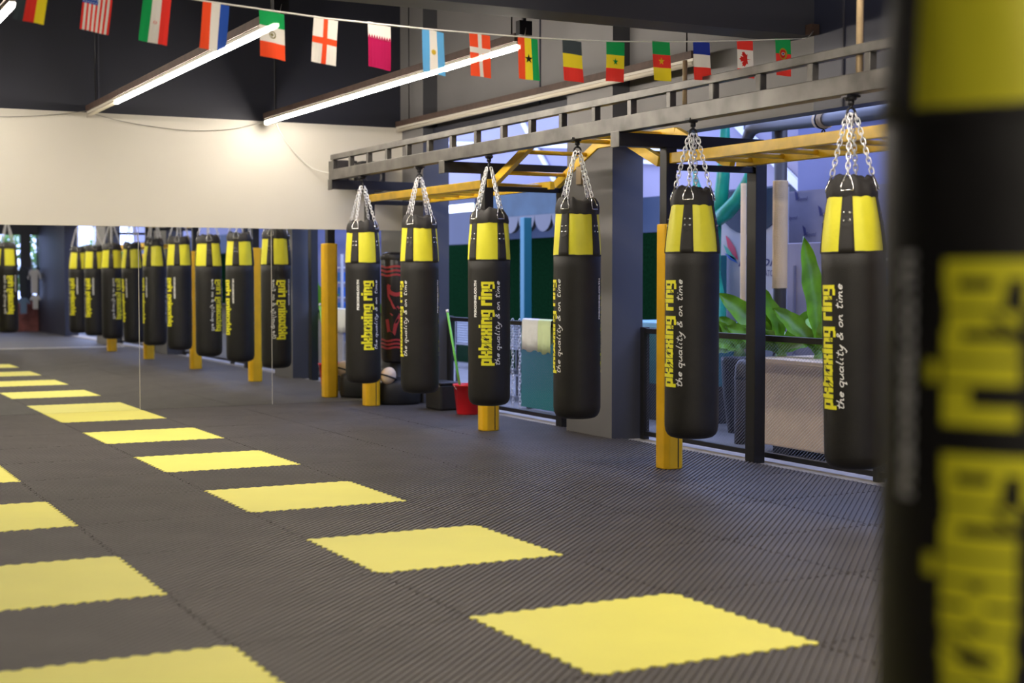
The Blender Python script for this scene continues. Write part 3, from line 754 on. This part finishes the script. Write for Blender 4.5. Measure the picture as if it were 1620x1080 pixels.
railing(0.35, 6.38, 'black mesh railing in front of the fern planter', posts=(0.4, 3.36, 6.35))
railing(-4.75, -.65, 'black mesh railing behind the foreground bag', posts=(-4.7, -.7))

# ------------------------------------------------------------ things near the right wall
def towel(y0, y1, z, drop, m, lab, x=4.25):
    bm = nb(); rows = []
    N = 14; prof = [(-.034, -drop), (-.034, -drop * .6), (-.032, -drop * .25), (-.030, .01), (-.018, .022), (.0, .025), (.018, .022), (.030, .01), (.032, -drop * .3), (.034, -drop * .7)]
    for (dx, dz) in prof:
        row = []
        for k in range(N + 1):
            q = k / N; w = .006 * math.sin(q * 19) * min(1, abs(dz) * 4 + .1)
            row.append(bm.verts.new((x + dx * 1.0 + (w if dx < 0 else -w), y0 + (y1 - y0) * q, z + dz + (.012 * math.sin(q * 9) if dz < -drop * .59 else 0))))
        rows.append(row)
    for i in range(len(rows) - 1):
        for k in range(N): bm.faces.new([rows[i][k], rows[i][k + 1], rows[i + 1][k + 1], rows[i + 1][k]]).smooth = True
    o = obj('towel', bm, m); s = o.modifiers.new('s', 'SOLIDIFY'); s.thickness = .006; s.offset = 1
    return tag(o, lab, 'towel', 'towels on the railing')
towel(8.24, 8.57, .95, .29, M['white'], 'white towel hanging over the railing between the pillars')
towel(7.98, 8.235, .95, .30, M['palegreen'], 'pale green towel hanging over the railing beside the white one')
# lime cloth on the black post near the wide pillar
towel(7.66, 7.86, .95, .62, M['limecloth'], 'lime green cloth over the railing, seen reflected left of the amber pad')
# bucket and mop
bx, by = 3.84, 9.03
t = thing('bucket', 'red plastic bucket on the mats with a green stick in it', 'bucket', (bx, by, 0))
bm = nb(); revolve(bm, [(.115, 0.0), (.118, .01), (.150, .285), (.160, .287), (.162, .305), (.150, .305), (.112, .012), (.001, .010)], 32, capb=True); obj('bucket_body', bm, M['red'], t)
bm = nb(); tube(bm, [(.16 * math.cos(a), .16 * math.sin(a) * .3 - .0, .30 - .10 * abs(math.sin(a))) for a in [PI + PI * k / 12 for k in range(13)]], .004, n=5); obj('bucket_handle', bm, M['chain'], t)
t = thing('mop', 'long lime green stick leaning in the red bucket', 'mop', (bx, by, 0))
a = Vector((-.03, .04, .03)); b = at(708, 494, 0, 3.66) - Vector((bx, by, 0))
bm = nb(); tube(bm, [a, b], .012, n=8); obj('stick', bm, M['lime'], t)
bm = nb(); tube(bm, [b, b + (b - a).normalized() * .03], .014, n=8); obj('stick_cap', bm, M['wprint'], t)
bm = nb(); revolve(bm, [(.02, .012), (.06, .015), (.05, .05), (.015, .09)], 12, capb=True); obj('mop_head', bm, M['white'], t)
# black bin
t = thing('storage_box', 'low black plastic box behind the red bucket', 'box', (3.84, 9.62, 0))
bm = nb(); box(bm, -.12, .10, -.17, .22, 0, .27); obj('box_body', bm, M['bplastic'], t, .02)
bm = nb(); box(bm, -.13, .11, -.185, .235, .27, .295); obj('lid', bm, M['bplastic'], t, .008)
bm = nb(); tube(bm, [(-.118, -.03, .21), (-.14, -.03, .2), (-.14, .07, .2), (-.118, .07, .21)], .006, n=5); obj('handle', bm, M['chain'], t)
# free standing bag
t = thing('standing_bag', 'free standing black bag with red markings between the first two hanging bags', 'standing bag', (3.68, 10.52, 0))
bm = nb(); revolve(bm, [(.25, 0), (.265, .03), (.265, .22), (.24, .26), (.14, .29), (.10, .30)], 40, capb=True, capt=True); obj('base', bm, M['bplastic'], t)
bm = nb(); revolve(bm, [(.11, .29), (.085, .36), (.08, .46)], 24); obj('neck', bm, M['bplastic'], t)
rs = .17
bm = nb(); revolve(bm, [(.02, .45), (.12, .452), (.155, .47), (rs, .50), (rs, 1.60), (.155, 1.645), (.12, 1.66), (.01, 1.665)], 40, capb=True); body = obj('bag_body', bm, M['bplast2'], t)
fa = math.atan2(CAM.y - 10.52, CAM.x - 3.68)
def st(x, y): th = fa + x / rs; return ((rs + .002) * math.cos(th), (rs + .002) * math.sin(th), y)
bm = nb()
for z in (1.50, 1.455, 1.41, .66, .70, .62): ribbon(bm, [(-.26 + .52 * k / 16, z + (.008 * math.sin(k))) for k in range(17)], .022, st)
for half in (0, 1):
    o_ = half * .0
ribbon(bm, [(.0 + .09 * math.cos(q), 1.27 + .07 * math.sin(q)) for q in [math.radians(a) for a in range(150, 395, 12)]], .042, st)
ribbon(bm, [(-.10, 1.30), (-.09, 1.18), (-.03, 1.06), (.05, .97), (.12, .90)], .024, st)
ribbon(bm, [(.12, 1.12), (.02, 1.06), (-.06, .98)], .036, st)
ribbon(bm, [(-.11, .93), (-.09, .80), (-.03, .77), (-.01, .87), (.03, .96), (.09, .93), (.10, .80)], .042, st)
obj('red_markings', bm, M['dred'], t)
bm = nb(); revolve(bm, [(rs + .002, 1.575), (rs + .006, 1.58), (rs + .006, 1.61), (rs - .006, 1.63)], 40); obj('top_band', bm, M['strap'], t)
# towel / shoes lying on the base
t = thing('head_guard', 'small pale rounded head guard resting on the standing bag base', 'head guard', (3.53, 10.33, -0.01))
bm = nb(); bmesh.ops.create_uvsphere(bm, u_segments=20, v_segments=12, radius=1, matrix=Matrix.Translation((-0.02, 0.02, .33)) @ Matrix.Rotation(.4, 4, 'Y') @ Matrix.Diagonal((.085, .07, .095, 1)))
for f in bm.faces: f.smooth = True
obj('shell', bm, M['planter'], t)
bm = nb(); tube(bm, [(-.02 + .087 * math.cos(a), .02 + .072 * math.sin(a), .32 - .03 * math.cos(a)) for a in [2 * PI * k / 20 for k in range(20)]], .009, n=6, closed=True); obj('piping', bm, M['strap'], t)
# speaker behind the rig end
t = thing('wall_speaker', 'black speaker with grey bracket fixed on the cream board behind the rig end', 'speaker', (3.55, 10.86, 2.50))
bm = nb(); box(bm, -.20, .12, -.10, .12, -.17, .17); obj('cabinet', bm, M['bplastic'], t, .05)
bm = nb(); revolve(bm, [(.001, 0.004), (.04, .0), (.09, .006), (.10, .012)], 24); bm.transform(Matrix.Translation((-.04, -.095, 0)) @ Matrix.Rotation(PI / 2, 4, 'X')); obj('cone', bm, M['pipe'], t)
bm = nb(); box(bm, -.48, -.20, -.02, .02, .14, .17); box(bm, -.48, -.30, -.03, .12, -.06, .16); obj('bracket', bm, M['steel'], t)
# electrical box on the wide pillar
t = tag(boxobj('junction_box', 3.925, 3.96, 6.90, 6.99, 2.21, 2.37, M['tan'], bevel=.005), 'small tan box fixed high on the grey face of the wide pillar', 'box')

# ------------------------------------------------------------ outside, seen through the openings
XF = 8.0
def wallq(name, x0, x1, y0, y1, z0, z1, m): return struct(boxobj(name, x0, x1, y0, y1, z0, z1, m))
wallq('facade', XF, XF + .3, -20, 24, 2.45, 4.0, M['lilac'])
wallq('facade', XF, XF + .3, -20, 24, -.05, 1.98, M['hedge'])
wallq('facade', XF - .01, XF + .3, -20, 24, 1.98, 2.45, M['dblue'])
bm = nb()
def bar(x1, y1, x2, y2, w, xf=XF - .04):
    a, b = at(x1, y1, 0, xf), at(x2, y2, 0, xf); beam(bm, a, b, .04, w)
bar(815, 172, 885, 300, .07); bar(905, 150, 985, 300, .07); bar(640, 225, 1060, 235, .06); bar(940, 252, 1060, 258, .05)
bar(1160, 190, 1300, 330, .10)
struct(obj('trim_8', bm, M['metalw']))
# bright blue wall on the right, closer
wallq('facade', 7.2, 7.35, -6, at(1262, 300, 0, 7.2).y, -.05, 4.2, M['blue'])
# window like dark panes high up
bm = nb()
for (xa, xb, ya, yb) in ((1180, 1215, 160, 200), (1225, 1240, 160, 235), (1345, 1385, 140, 180)):
    a, b = at(xa, ya, 0, 7.15), at(xb, yb, 0, 7.15); box(bm, 7.12, 7.15, min(a.y, b.y), max(a.y, b.y), min(a.z, b.z), max(a.z, b.z))
struct(obj('trim_9', bm, M['dblue']))
# scalloped awning in the first opening
t = thing('awning', 'dark teal awning with a scalloped pale edge beyond the first railing', 'awning')
a, b = at(752, 306, 0, 7.4), at(905, 306, 0, 7.4); y1, y0 = a.y, b.y; zt = a.z; zb = at(800, 346, 0, 7.4).z
bm = nb(); box(bm, 7.38, 7.5, y0 - .5, y1, zb, zt); obj('awning_board', bm, M['teal'], t)
bm = nb(); n = 7; wv = (y1 - y0 + .5) / n
for i in range(n):
    c = y0 - .5 + wv * (i + .5); pl = [(c + wv * .5 * math.cos(PI + PI * k / 10), zb + .02 - .0 + wv * .48 * math.sin(PI + PI * k / 10)) for k in range(11)]
    prism(bm, pl, lambda p: (7.36, p[0], p[1]), lambda p: (7.42, p[0], p[1]))
obj('scallops', bm, M['pipe'], t)
t = tag(boxobj('strip_light', 7.3, 7.36, at(748, 330, 0, 7.3).y, at(700, 330, 0, 7.3).y, at(720, 336, 0, 7.3).z, at(720, 324, 0, 7.3).z, M['wlight']), 'white strip light beyond the first railing', 'light')
struct(boxobj('facade', 7.32, 7.5, at(750, 330, 0, 7.3).y, at(690, 330, 0, 7.3).y, 1.9, 2.62, M['navy']))
# turquoise posts
a = at(832, 450, 0, 6.8); t = tag(boxobj('turquoise_post', 6.74, 6.86, a.y - .06, a.y + .06, -.05, 2.2, M['cyan'], bevel=.01), 'upright turquoise post behind the first railing', 'post')
a = at(1141, 420, 0, 6.52); t = tag(boxobj('turquoise_post', 6.48, 6.56, a.y - .05, a.y + .05, -.05, 1.62, M['cyan'], bevel=.01), 'upright turquoise post left of the pale banner', 'post')
# teal board and blue bench behind rail
t = thing('teal_board', 'upright teal board behind the railing under the towels', 'board', (4.9, 0, 0))
a, b = at(826, 600, 0, 4.9), at(905, 600, 0, 4.9); bm = nb(); box(bm, -.015, .015, b.y, a.y, -.03, .90); obj('panel', bm, M['tealp'], t, .004)
bm = nb()
for y in (b.y + .1, a.y - .1): box(bm, .015, .3, y - .03, y + .03, -.048, .0)
obj('foot', bm, M['bsteel'], t)
t = thing('blue_counter', 'bright blue counter behind the railing right of the wide pillar', 'counter', (5.4, 0, 0))
a, b = at(1022, 520, 0, 5.4), at(1062, 520, 0, 5.4); bm = nb(); box(bm, 0, .7, b.y - .3, a.y + .5, .32, .88); obj('counter_body', bm, M['cyan'], t, .01)
bm = nb(); box(bm, -.03, .73, b.y - .33, a.y + .53, .88, .94); obj('counter_top', bm, mat('pale blue top', (.25, .55, .8), .4), t, .01)
bm = nb(); box(bm, .05, .65, b.y - .25, a.y + .45, -.05, .32); obj('plinth', bm, M['bsteel'], t)
# hanging chains beside railing
for k, xx in enumerate((811, 822)):
    bm = nb(); a = at(xx, 530, 0, 4.285); a.z = .945; n = 26
    for i in range(n): link(bm, a + Vector((0, .01 * math.sin(i), -i * .034)), Vector((0, 0, 1)), Vector((0, 1, 0)) if i % 2 else Vector((1, 0, 0)), L=.044, W=.012, r=.0035)
    o = obj('hanging_chain', bm, M['chain']); tag(o, 'zinc chain hanging behind the railing, %s of the pair' % ('left' if k == 0 else 'right'), 'chain', 'chains behind the railing')
# wire rack behind first railing
t = thing('wire_rack', 'grey wire mesh rack standing behind the railing and the third bag', 'rack', (5.2, 0, 0))
a, b = at(722, 600, 0, 5.2), at(824, 600, 0, 5.2)
bm = nb()
for y in (a.y, (a.y + b.y) / 2, b.y):
    for x in (0, .4): box(bm, x - .012, x + .012, y - .012, y + .012, -.05, .86)
for z in (.25, .55, .84): box(bm, -.012, .41, b.y, a.y, z, z + .02)
obj('rack_frame', bm, M['pipe'], t)
bm = nb()
for k in range(int((a.y - b.y) / .03)): box(bm, -.002, .002, b.y + k * .03, b.y + k * .03 + .004, .55, .85)
for k in range(10): box(bm, -.002, .002, b.y, a.y, .56 + k * .03, .564 + k * .03)
obj('wire_grid', bm, M['metalw'], t)
# rope wrapped exercise frame
t = thing('exercise_frame', 'grey pipe exercise frame with rope wrapped uprights beyond the railing', 'exercise frame', (0, 0, 0))
xa = 6.0
pz = at(1190, 190, 0, xa).z
Pm = at(1234, 380, 0, xa); bm = nb(); tube(bm, [(xa, Pm.y, -.05), (xa, Pm.y, pz)], .062, n=16); obj('upright_pipe', bm, M['pipe'], t)
bm = nb()
zr0, zr1 = at(1234, 456, 0, xa).z, at(1234, 286, 0, xa).z; n = int((zr1 - zr0) / .012)
revolve(bm, [(.068 + (.006 if i % 2 else 0), zr0 + (zr1 - zr0) * i / (2 * n)) for i in range(2 * n + 1)], 20); bm.transform(Matrix.Translation((xa, Pm.y, 0))); obj('rope_wrap', bm, M['rope'], t)
e0 = at(1192, 200, 0, xa); e1 = at(1420, 176, 0, 5.0)
hp = [at(1180, 215, 0, xa) + Vector((0, 0, -.05)), at(1188, 205, 0, xa), at(1200, 199, 0, xa), at(1240, 195, 0, 5.9), at(1320, 187, 0, 5.5), at(1400, 176, 0, 5.1), at(1600, 150, 0, 4.7)]
bm = nb(); tube(bm, hp, [.05, .065, .068, .066, .062, .06, .056], n=16); obj('top_pipe', bm, M['pipe'], t)
c = hp[3].lerp(hp[4], .8); d_ = (hp[5] - hp[3]).normalized(); bm = nb(); tube(bm, [c - d_ * .09 , c + d_ * .09], .078, n=16); obj('rope_wrap', bm, M['rope'], t)
bm = nb(); tube(bm, [c - d_ * .012, c + d_ * .012], .086, n=14); tube(bm, [c + Vector((0, .022 * math.cos(q), -.12 + .032 * math.sin(q))) for q in [2 * PI * k / 12 for k in range(12)]], .007, n=5, closed=True); obj('clamp_ring', bm, M['hook'], t)
Pm2 = at(1176, 380, 0, 5.95); bm = nb(); tube(bm, [(5.95, Pm2.y, -.05), (5.95, Pm2.y, at(1175, 290, 0, 5.95).z)], .028, n=12); obj('side_upright', bm, M['rope'], t)
# sea-green coral sculpture
t = thing('coral_sculpture', 'sea green branching sculpture rising behind the fifth bag', 'sculpture', (0, 0, 0))
def P6(x, y, X=6.35): return at(x, y, 0, X)
base = [P6(1126, 540), P6(1128, 420), P6(1131, 350)]
bm = nb(); tube(bm, [Vector((6.35, P6(1127, 540).y, -.05))] + base, [.10, .09, .08, .07], n=10); obj('stem', bm, M['coral'], t)
for pts, rr in (([(1130, 352), (1140, 320), (1144, 280), (1146, 240), (1147, 200), (1146, 178)], [.07, .075, .07, .06, .05, .02]),
                ([(1130, 350), (1150, 335), (1168, 315), (1182, 285), (1185, 262)], [.08, .085, .075, .05, .015]),
                ([(1128, 352), (1112, 330), (1103, 300), (1098, 270)], [.06, .055, .05, .015]),
                ([(1072, 330), (1062, 290), (1052, 250), (1045, 225)], [.02, .05, .045, .01])):
    bm = nb(); tube(bm, [P6(*p) for p in pts], rr, n=10); obj('branch', bm, M['coral'], t)
bm = nb(); tube(bm, [P6(1132, 430), P6(1136, 480, 6.3), P6(1130, 540, 6.2), P6(1140, 610, 6.1), P6(1168, 640, 6.0)], [.05, .09, .12, .12, .03], n=10); obj('branch', bm, M['coral'], t)
t = thing('globe_lamp', 'pale round globe beside the green sculpture', 'lamp', tuple(P6(1124, 318, 6.8)))
bm = nb(); bmesh.ops.create_uvsphere(bm, u_segments=20, v_segments=12, radius=.10)
for f in bm.faces: f.smooth = True
obj('globe', bm, M['metalw'], t)
bm = nb(); tube(bm, [(0, 0, -.09), (0, 0, -t.location.z - .05)], .02, n=8); obj('globe_stem', bm, M['pipe'], t)
# banners
def flat_text(bmt, cx, z, h, X, mname, parent, name, length=None):
    """text standing in the plane x = X, read from the room"""
    x0, x1, y0, y1 = bounds(bmt); k = h / (y1 - y0); kx = (length / (x1 - x0)) if length else k
    for v in bmt.verts: v.co = Vector((X, cx - (v.co.x - x0) * kx, z + (v.co.y - y0) * k))
    return obj(name, bmt, M[mname], parent)
XB = 6.6
t = thing('pale_banner', 'pale banner with feather logo and dark blue name behind the black post', 'banner', (0, 0, 0))
a, b = at(1138, 350, 0, XB), at(1243, 350, 0, XB); zt = at(1190, 300, 0, XB).z
bm = nb(); box(bm, XB, XB + .04, b.y, a.y, .0, zt); obj('banner_sheet', bm, M['banner'], t)
bm = nb(); cc = at(1188, 305, 0, XB); r_ = .42
pl = [(cc.y + .62 * math.cos(PI + PI * k / 16), zt + r_ * 1.1 * math.sin(PI + PI * k / 16)) for k in range(17)]
pl = [(min(max(p[0], b.y), a.y), p[1]) for p in pl]
prism(bm, pl, lambda p: (XB - .012, p[0], p[1]), lambda p: (XB - .004, p[0], p[1])); obj('blue_arc', bm, M['dblue'], t)
for pts, mm in (([(1148, 372), (1151, 390), (1158, 402), (1168, 412), (1163, 392), (1154, 378)], 'inkred'), ([(1144, 386), (1150, 402), (1166, 414), (1158, 400)], 'inkgreen'), ([(1146, 400), (1154, 410), (1168, 417), (1160, 406)], 'inkblue')):
    bm = nb(); q = [at(x, y, 0, XB - .005) for x, y in pts]; bm.faces.new([bm.verts.new(p) for p in q]); obj('feather_mark', bm, M[mm], t)
s = at(1168, 424, 0, XB - .006); e = at(1243, 424, 0, XB)
flat_text(text_mesh('Beyond', 1, .0, .35), s.y, s.z - .02, .15, XB - .006, 'ink', t, 'name_lettering', (s.y - e.y) * 1.06)
s = at(1206, 437, 0, XB - .006); flat_text(text_mesh('PATONG', 1, .0, 0), s.y, s.z - .0, .065, XB - .006, 'ink', t, 'place_lettering', .30)
s = at(1142, 480, 0, XB - .006)
t = thing('backdrop_banner', 'grey violet backdrop repeating a small feathered name, right of the rope pole', 'banner', (0, 0, 0))
XB2 = 6.9
a, b = at(1243, 330, 0, XB2), at(1410, 330, 0, XB2); zt = at(1250, 303, 0, XB2).z
bm = nb(); box(bm, XB2, XB2 + .03, b.y, a.y, 0, zt); obj('banner_sheet', bm, M['banner2'], t)
for i, (px, py) in enumerate(((1262, 320), (1246, 350), (1275, 376), (1300, 345), (1320, 318), (1335, 352), (1350, 330), (1365, 372))):
    s = at(px, py, 0, XB2 - .006); flat_text(text_mesh('Beyond', 1, 0, .35), s.y, s.z, .055, XB2 - .006, 'ink', t, 'repeat_lettering', .16)
    bm = nb(); q = [(.03, .02), (.06, .13), (.01, .10), (-.01, .03)]; bm.faces.new([bm.verts.new((XB2 - .006, s.y + p[0], s.z + p[1])) for p in q]); obj('feather_mark', bm, M['ink'], t)
t = thing('white_board', 'pale upright board standing behind the sixth bag', 'board', (6.3, 0, 0))
a, b = at(1245, 380, 0, 6.3), at(1388, 380, 0, 6.3); bm = nb(); box(bm, 0, .05, b.y, a.y, -.05, at(1260, 384, 0, 6.3).z); obj('panel', bm, M['lilac'], t, .01)
bm = nb(); box(bm, -.02, 0, b.y + .0, b.y + .03, 0, 1.4); box(bm, -.02, 0, a.y - .14, a.y - .12, 0, at(1260, 420, 0, 6.3).z); obj('board_frame', bm, M['banner2'], t)
# black curved chair back + bollard behind rail
t = thing('bollard', 'grey round topped bollard behind the railing beside the black post', 'bollard', (5.0, at(1176, 600, 0, 5.0).y, -.05))
bm = nb(); revolve(bm, [(.075, 0), (.075, .62), (.068, .68), (.045, .72), (.001, .735)], 20, capb=True); obj('bollard_body', bm, M['pipe'], t)
bm = nb(); revolve(bm, [(.078, .56), (.080, .565), (.080, .58), (.078, .585)], 20); obj('bollard_ring', bm, M['bsteel'], t)
# planter and ferns
pa, pb = at(1192, 640, 0, 4.75), at(1460, 640, 0, 4.75)
t = thing('planter_box', 'long beige planter box behind the railing', 'planter', (4.75, 0, -.03))
bm = nb(); box(bm, 0, .6, pb.y, pa.y, 0.05, .74); obj('planter_body', bm, M['planter'], t, .015)
bm = nb(); box(bm, -.015, .615, pb.y - .015, pa.y + .015, .72, .76); obj('planter_rim', bm, M['planter'], t, .008)
bm = nb()
for y in (pa.y - .3, pb.y + .3): box(bm, .05, .55, y - .1, y + .1, -.02, .05)
obj('planter_foot', bm, M['bsteel'], t)
def frond(bm, L, w, lean, az, droop, tw=1.2, n=16):
    """broad wavy leaf from the origin"""
    rows = []; p = Vector((0, 0, 0)); ang = PI / 2 - lean
    for i in range(n + 1):
        q = i / n; hw = w * (math.sin(PI * min(1, q * .93 + .07)) ** .7) * (.55 + .6 * q) * (1 - max(0, q - .8) * 2.2) + .004
        d = Vector((math.cos(ang), 0, math.sin(ang))); s0 = Vector((0, 1, 0)); n0 = s0.cross(d); s = s0 * math.cos(tw) + n0 * math.sin(tw); nrm = s.cross(d)
        rf = .015 * math.sin(q * 23)
        rows.append([p + s * hw + nrm * (-.02 - .6 * hw * .25 + rf), p + s * hw * .5 + nrm * (-.008), p.copy(), p - s * hw * .5 + nrm * (-.008), p - s * hw + nrm * (-.02 - .6 * hw * .25 - rf)])
        p = p + d * (L / n); ang -= droop / n
    R_ = Matrix.Rotation(az, 3, 'Z'); vs = [[bm.verts.new(R_ @ v) for v in r] for r in rows]
    for i in range(n):
        for j in range(4): bm.faces.new([vs[i][j], vs[i][j + 1], vs[i + 1][j + 1], vs[i + 1][j]]).smooth = True
def fern(loc, specs, lab):
    t = thing('nest_fern', lab, 'fern', loc, 0, 'ferns behind the railing')
    for sp_ in specs:
        bm = nb(); frond(bm, *sp_); o = obj('frond', bm, M['leaf'], t, recalc=False)
    bm = nb(); tube(bm, [(0, 0, -.06), (0, 0, .05)], [.06, .03], n=8); obj('crown', bm, M['leaf2'], t)
f1 = at(1222, 560, 0, 5.05)
yl = math.atan2(rt.y, rt.x)
rnd = random.Random(3)
fern((5.05, f1.y - .12, .75), [(.74, .105, .70, yl + PI, .25, 1.3), (.60, .09, .35, yl + PI - .2, .3, 1.1), (.55, .085, 1.05, yl + PI + .2, .2, 1.2), (.6, .08, .15, yl + PI, .4, 1.0), (.5, .08, .5, yl, .5, -1.2), (.45, .08, .9, yl - .2, .6, -1.2), (.5, .08, 1.1, yl - 1.2, .6, .4), (.45, .08, .9, yl + 1.5, .8, .3), (.5, .085, .8, yl - 2.2, .6, .5)], 'broad leaved fern in the planter right of the black post')
f2 = at(1160, 560, 0, 5.6)
fern((5.5, at(1170, 560, 0, 5.5).y, .72), [(.40, .095, .75, yl + PI, .3, 1.3), (.36, .09, .35, yl + PI - .2, .5, 1.1), (.34, .085, 1.1, yl + PI + .3, .3, 1.2), (.35, .08, 1.35, yl + PI - .3, .4, 1.2), (.3, .08, .2, yl - 1.5, .5, .5), (.36, .08, 1.2, yl - 1.0, .5, .6), (.36, .08, .8, yl + .1, .5, -1.2)], 'bright leaved fern left of the black post')
bm = nb(); fy = at(1170, 560, 0, 5.5).y; revolve(bm, [(.10, 0), (.15, .35), (.17, .66), (.17, .70), (.15, .70), (.12, .64), (.01, .63)], 20, capb=True); bm.transform(Matrix.Translation((5.5, fy, -.05))); tag(obj('plant_pot', bm, M['hook']), 'dark tall pot holding the left fern', 'pot')
f3 = at(1290, 560, 0, 5.1)
fern((5.1, f3.y - .05, .75), [(.98, .10, .10, yl + PI, .1, 1.3), (.6, .09, .5, yl, .4, -1.2), (.55, .09, .6, yl + PI, .4, 1.2), (.5, .09, .6, yl - 1.5, .8, .4), (.5, .09, .5, yl + 1.5, .7, .4)], 'tall fern half hidden by the sixth bag')
f4 = at(1400, 560, 0, 5.1)
fern((5.1, f4.y, .75), [(.5, .09, .25, yl + PI, .4, 1.2), (.45, .09, .7, yl, .4, -1.2), (.5, .09, .9, yl + PI, .4, 1.2), (.5, .09, .6, yl - 1.5, .8, .4)], 'fern right of the sixth bag')
# blue rack seen in the mirror beyond the first opening
t = thing('display_rack', 'white framed rack of blue boxes, seen in the mirror left of the first bag', 'rack', (0, 0, 0))
def am(x, y, X): 
    p = at(x, y, 0, X); return Vector((p.x, 2 * MY - p.y, p.z))
a, b = am(530, 450, 5.6), am(543, 450, 5.6)
ya, yb = sorted((a.y, b.y)); zt = am(538, 402, 5.6).z
bm = nb()
for y in (ya - .05, yb + .03): box(bm, 5.55, 5.59, y - .012, y + .012, -.05, zt)
for k in range(6): box(bm, 5.55, 5.85, ya - .06, yb + .04, .35 + k * .235, .37 + k * .235)
obj('rack_frame', bm, M['metalw'], t)
for k in range(5):
    bm = nb(); box(bm, 5.57, 5.80, ya - .03, yb, .372 + k * .235, .372 + k * .235 + .15); o = tag(obj('blue_box', bm, M['bluebox' if k % 2 == 0 or k > 2 else 'grn'], bevel=.01), ['green box on the lowest shelf of the white rack', 'x', 'x', 'x', 'x'][0] if False else '%s box on shelf %s of the white rack' % ('blue' if k % 2 == 0 or k > 2 else 'green', ['one from the bottom', 'two from the bottom', 'three from the bottom', 'four from the bottom', 'five from the bottom'][k]), 'box', 'boxes on the white rack')

# ------------------------------------------------------------ rear of the room, seen small in the mirror
def garment(name, x, z, w, h, m, lab, sleeves=True):
    bm = nb(); y = YB + .35
    pl = [(-w * .3, -h), (w * .3, -h), (w * .32, -h * .38), (w * .36, -.1), (w * .55, -h * .42), (w * .68, -h * .34), (w * .42, -.02), (w * .14, .02), (0, -.03), (-w * .14, .02), (-w * .42, -.02), (-w * .68, -h * .34), (-w * .55, -h * .42), (-w * .36, -.1), (-w * .32, -h * .38)]
    prism(bm, pl, lambda p: (x + p[0], y - .03, z + p[1]), lambda p: (x + p[0], y + .03, z + p[1]))
    return tag(obj(name, bm, m, bevel=.01), lab, 'clothing', 'clothes on the rear rail')
t = thing('clothes_rail', 'black clothes rail at the rear, seen only in the mirror', 'clothes rail', (0, 0, 0))
bm = nb(); tube(bm, [(2.9, YB + .35, 1.60), (4.0 - .05, YB + .35, 1.60)], .014, n=8); obj('rail', bm, M['bsteel'], t)
bm = nb(); tube(bm, [(2.95, YB + .35, -.02), (2.95, YB + .35, 1.6)], .014, n=8); tube(bm, [(3.90, YB + .35, -.02), (3.90, YB + .35, 1.6)], .014, n=8); obj('stand_leg', bm, M['bsteel'], t)
garment('shirt', 3.80, 1.57, .26, .62, M['greycloth'], 'light grey shirt hanging at the right of the reflected clothes rail')
garment('shorts', 3.82, .92, .2, .36, M['greycloth'], 'light grey shorts below the reflected grey shirt')
garment('shirt', 3.52, 1.57, .28, .7, M['darkcloth'], 'dark shirt beside the reflected grey shirt')
garment('shorts', 3.52, .84, .26, .4, mat('faded blue cloth', (.10, .16, .28), .9), 'faded blue shorts under the reflected dark shirt')
# trees outside the rear window
rnd = random.Random(5)
for k, (x, z, r) in enumerate(((2.3, 1.7, .95), (4.3, 1.9, .95), (6.3, 1.5, .95))):
    t = thing('tree', ['leafy tree outside the reflected rear window, left', 'leafy tree outside the reflected rear window, middle', 'leafy tree outside the reflected rear window, right'][k], 'tree', (x, YB - 3.5, 0), 0, 'trees outside the rear window')
    bm = nb(); tube(bm, [(0, 0, -.2), (0, 0, z)], .08, n=8); obj('trunk', bm, M['brown'], t)
    bm = nb()
    for i in range(700):
        th, ph, q = rnd.uniform(0, 2 * PI), rnd.uniform(-1, 1), rnd.uniform(.5, 1) ** .5
        c = Vector((math.cos(th) * math.sqrt(1 - ph * ph), math.sin(th) * math.sqrt(1 - ph * ph), ph)) * q * r + Vector((0, 0, z))
        u_ = Vector((rnd.uniform(-1, 1), rnd.uniform(-1, 1), rnd.uniform(-1, 1))).normalized() * .10; v_ = u_.cross(Vector((rnd.uniform(-1, 1), rnd.uniform(-1, 1), .3))).normalized() * .06
        quad(bm, [c - u_, c + v_, c + u_, c - v_])
    obj('crown', bm, M['leaf2'], t, recalc=False)
struct(boxobj('ground', -12, 4.32, -20, YB - .3, -.25, -.05, M['paving']))
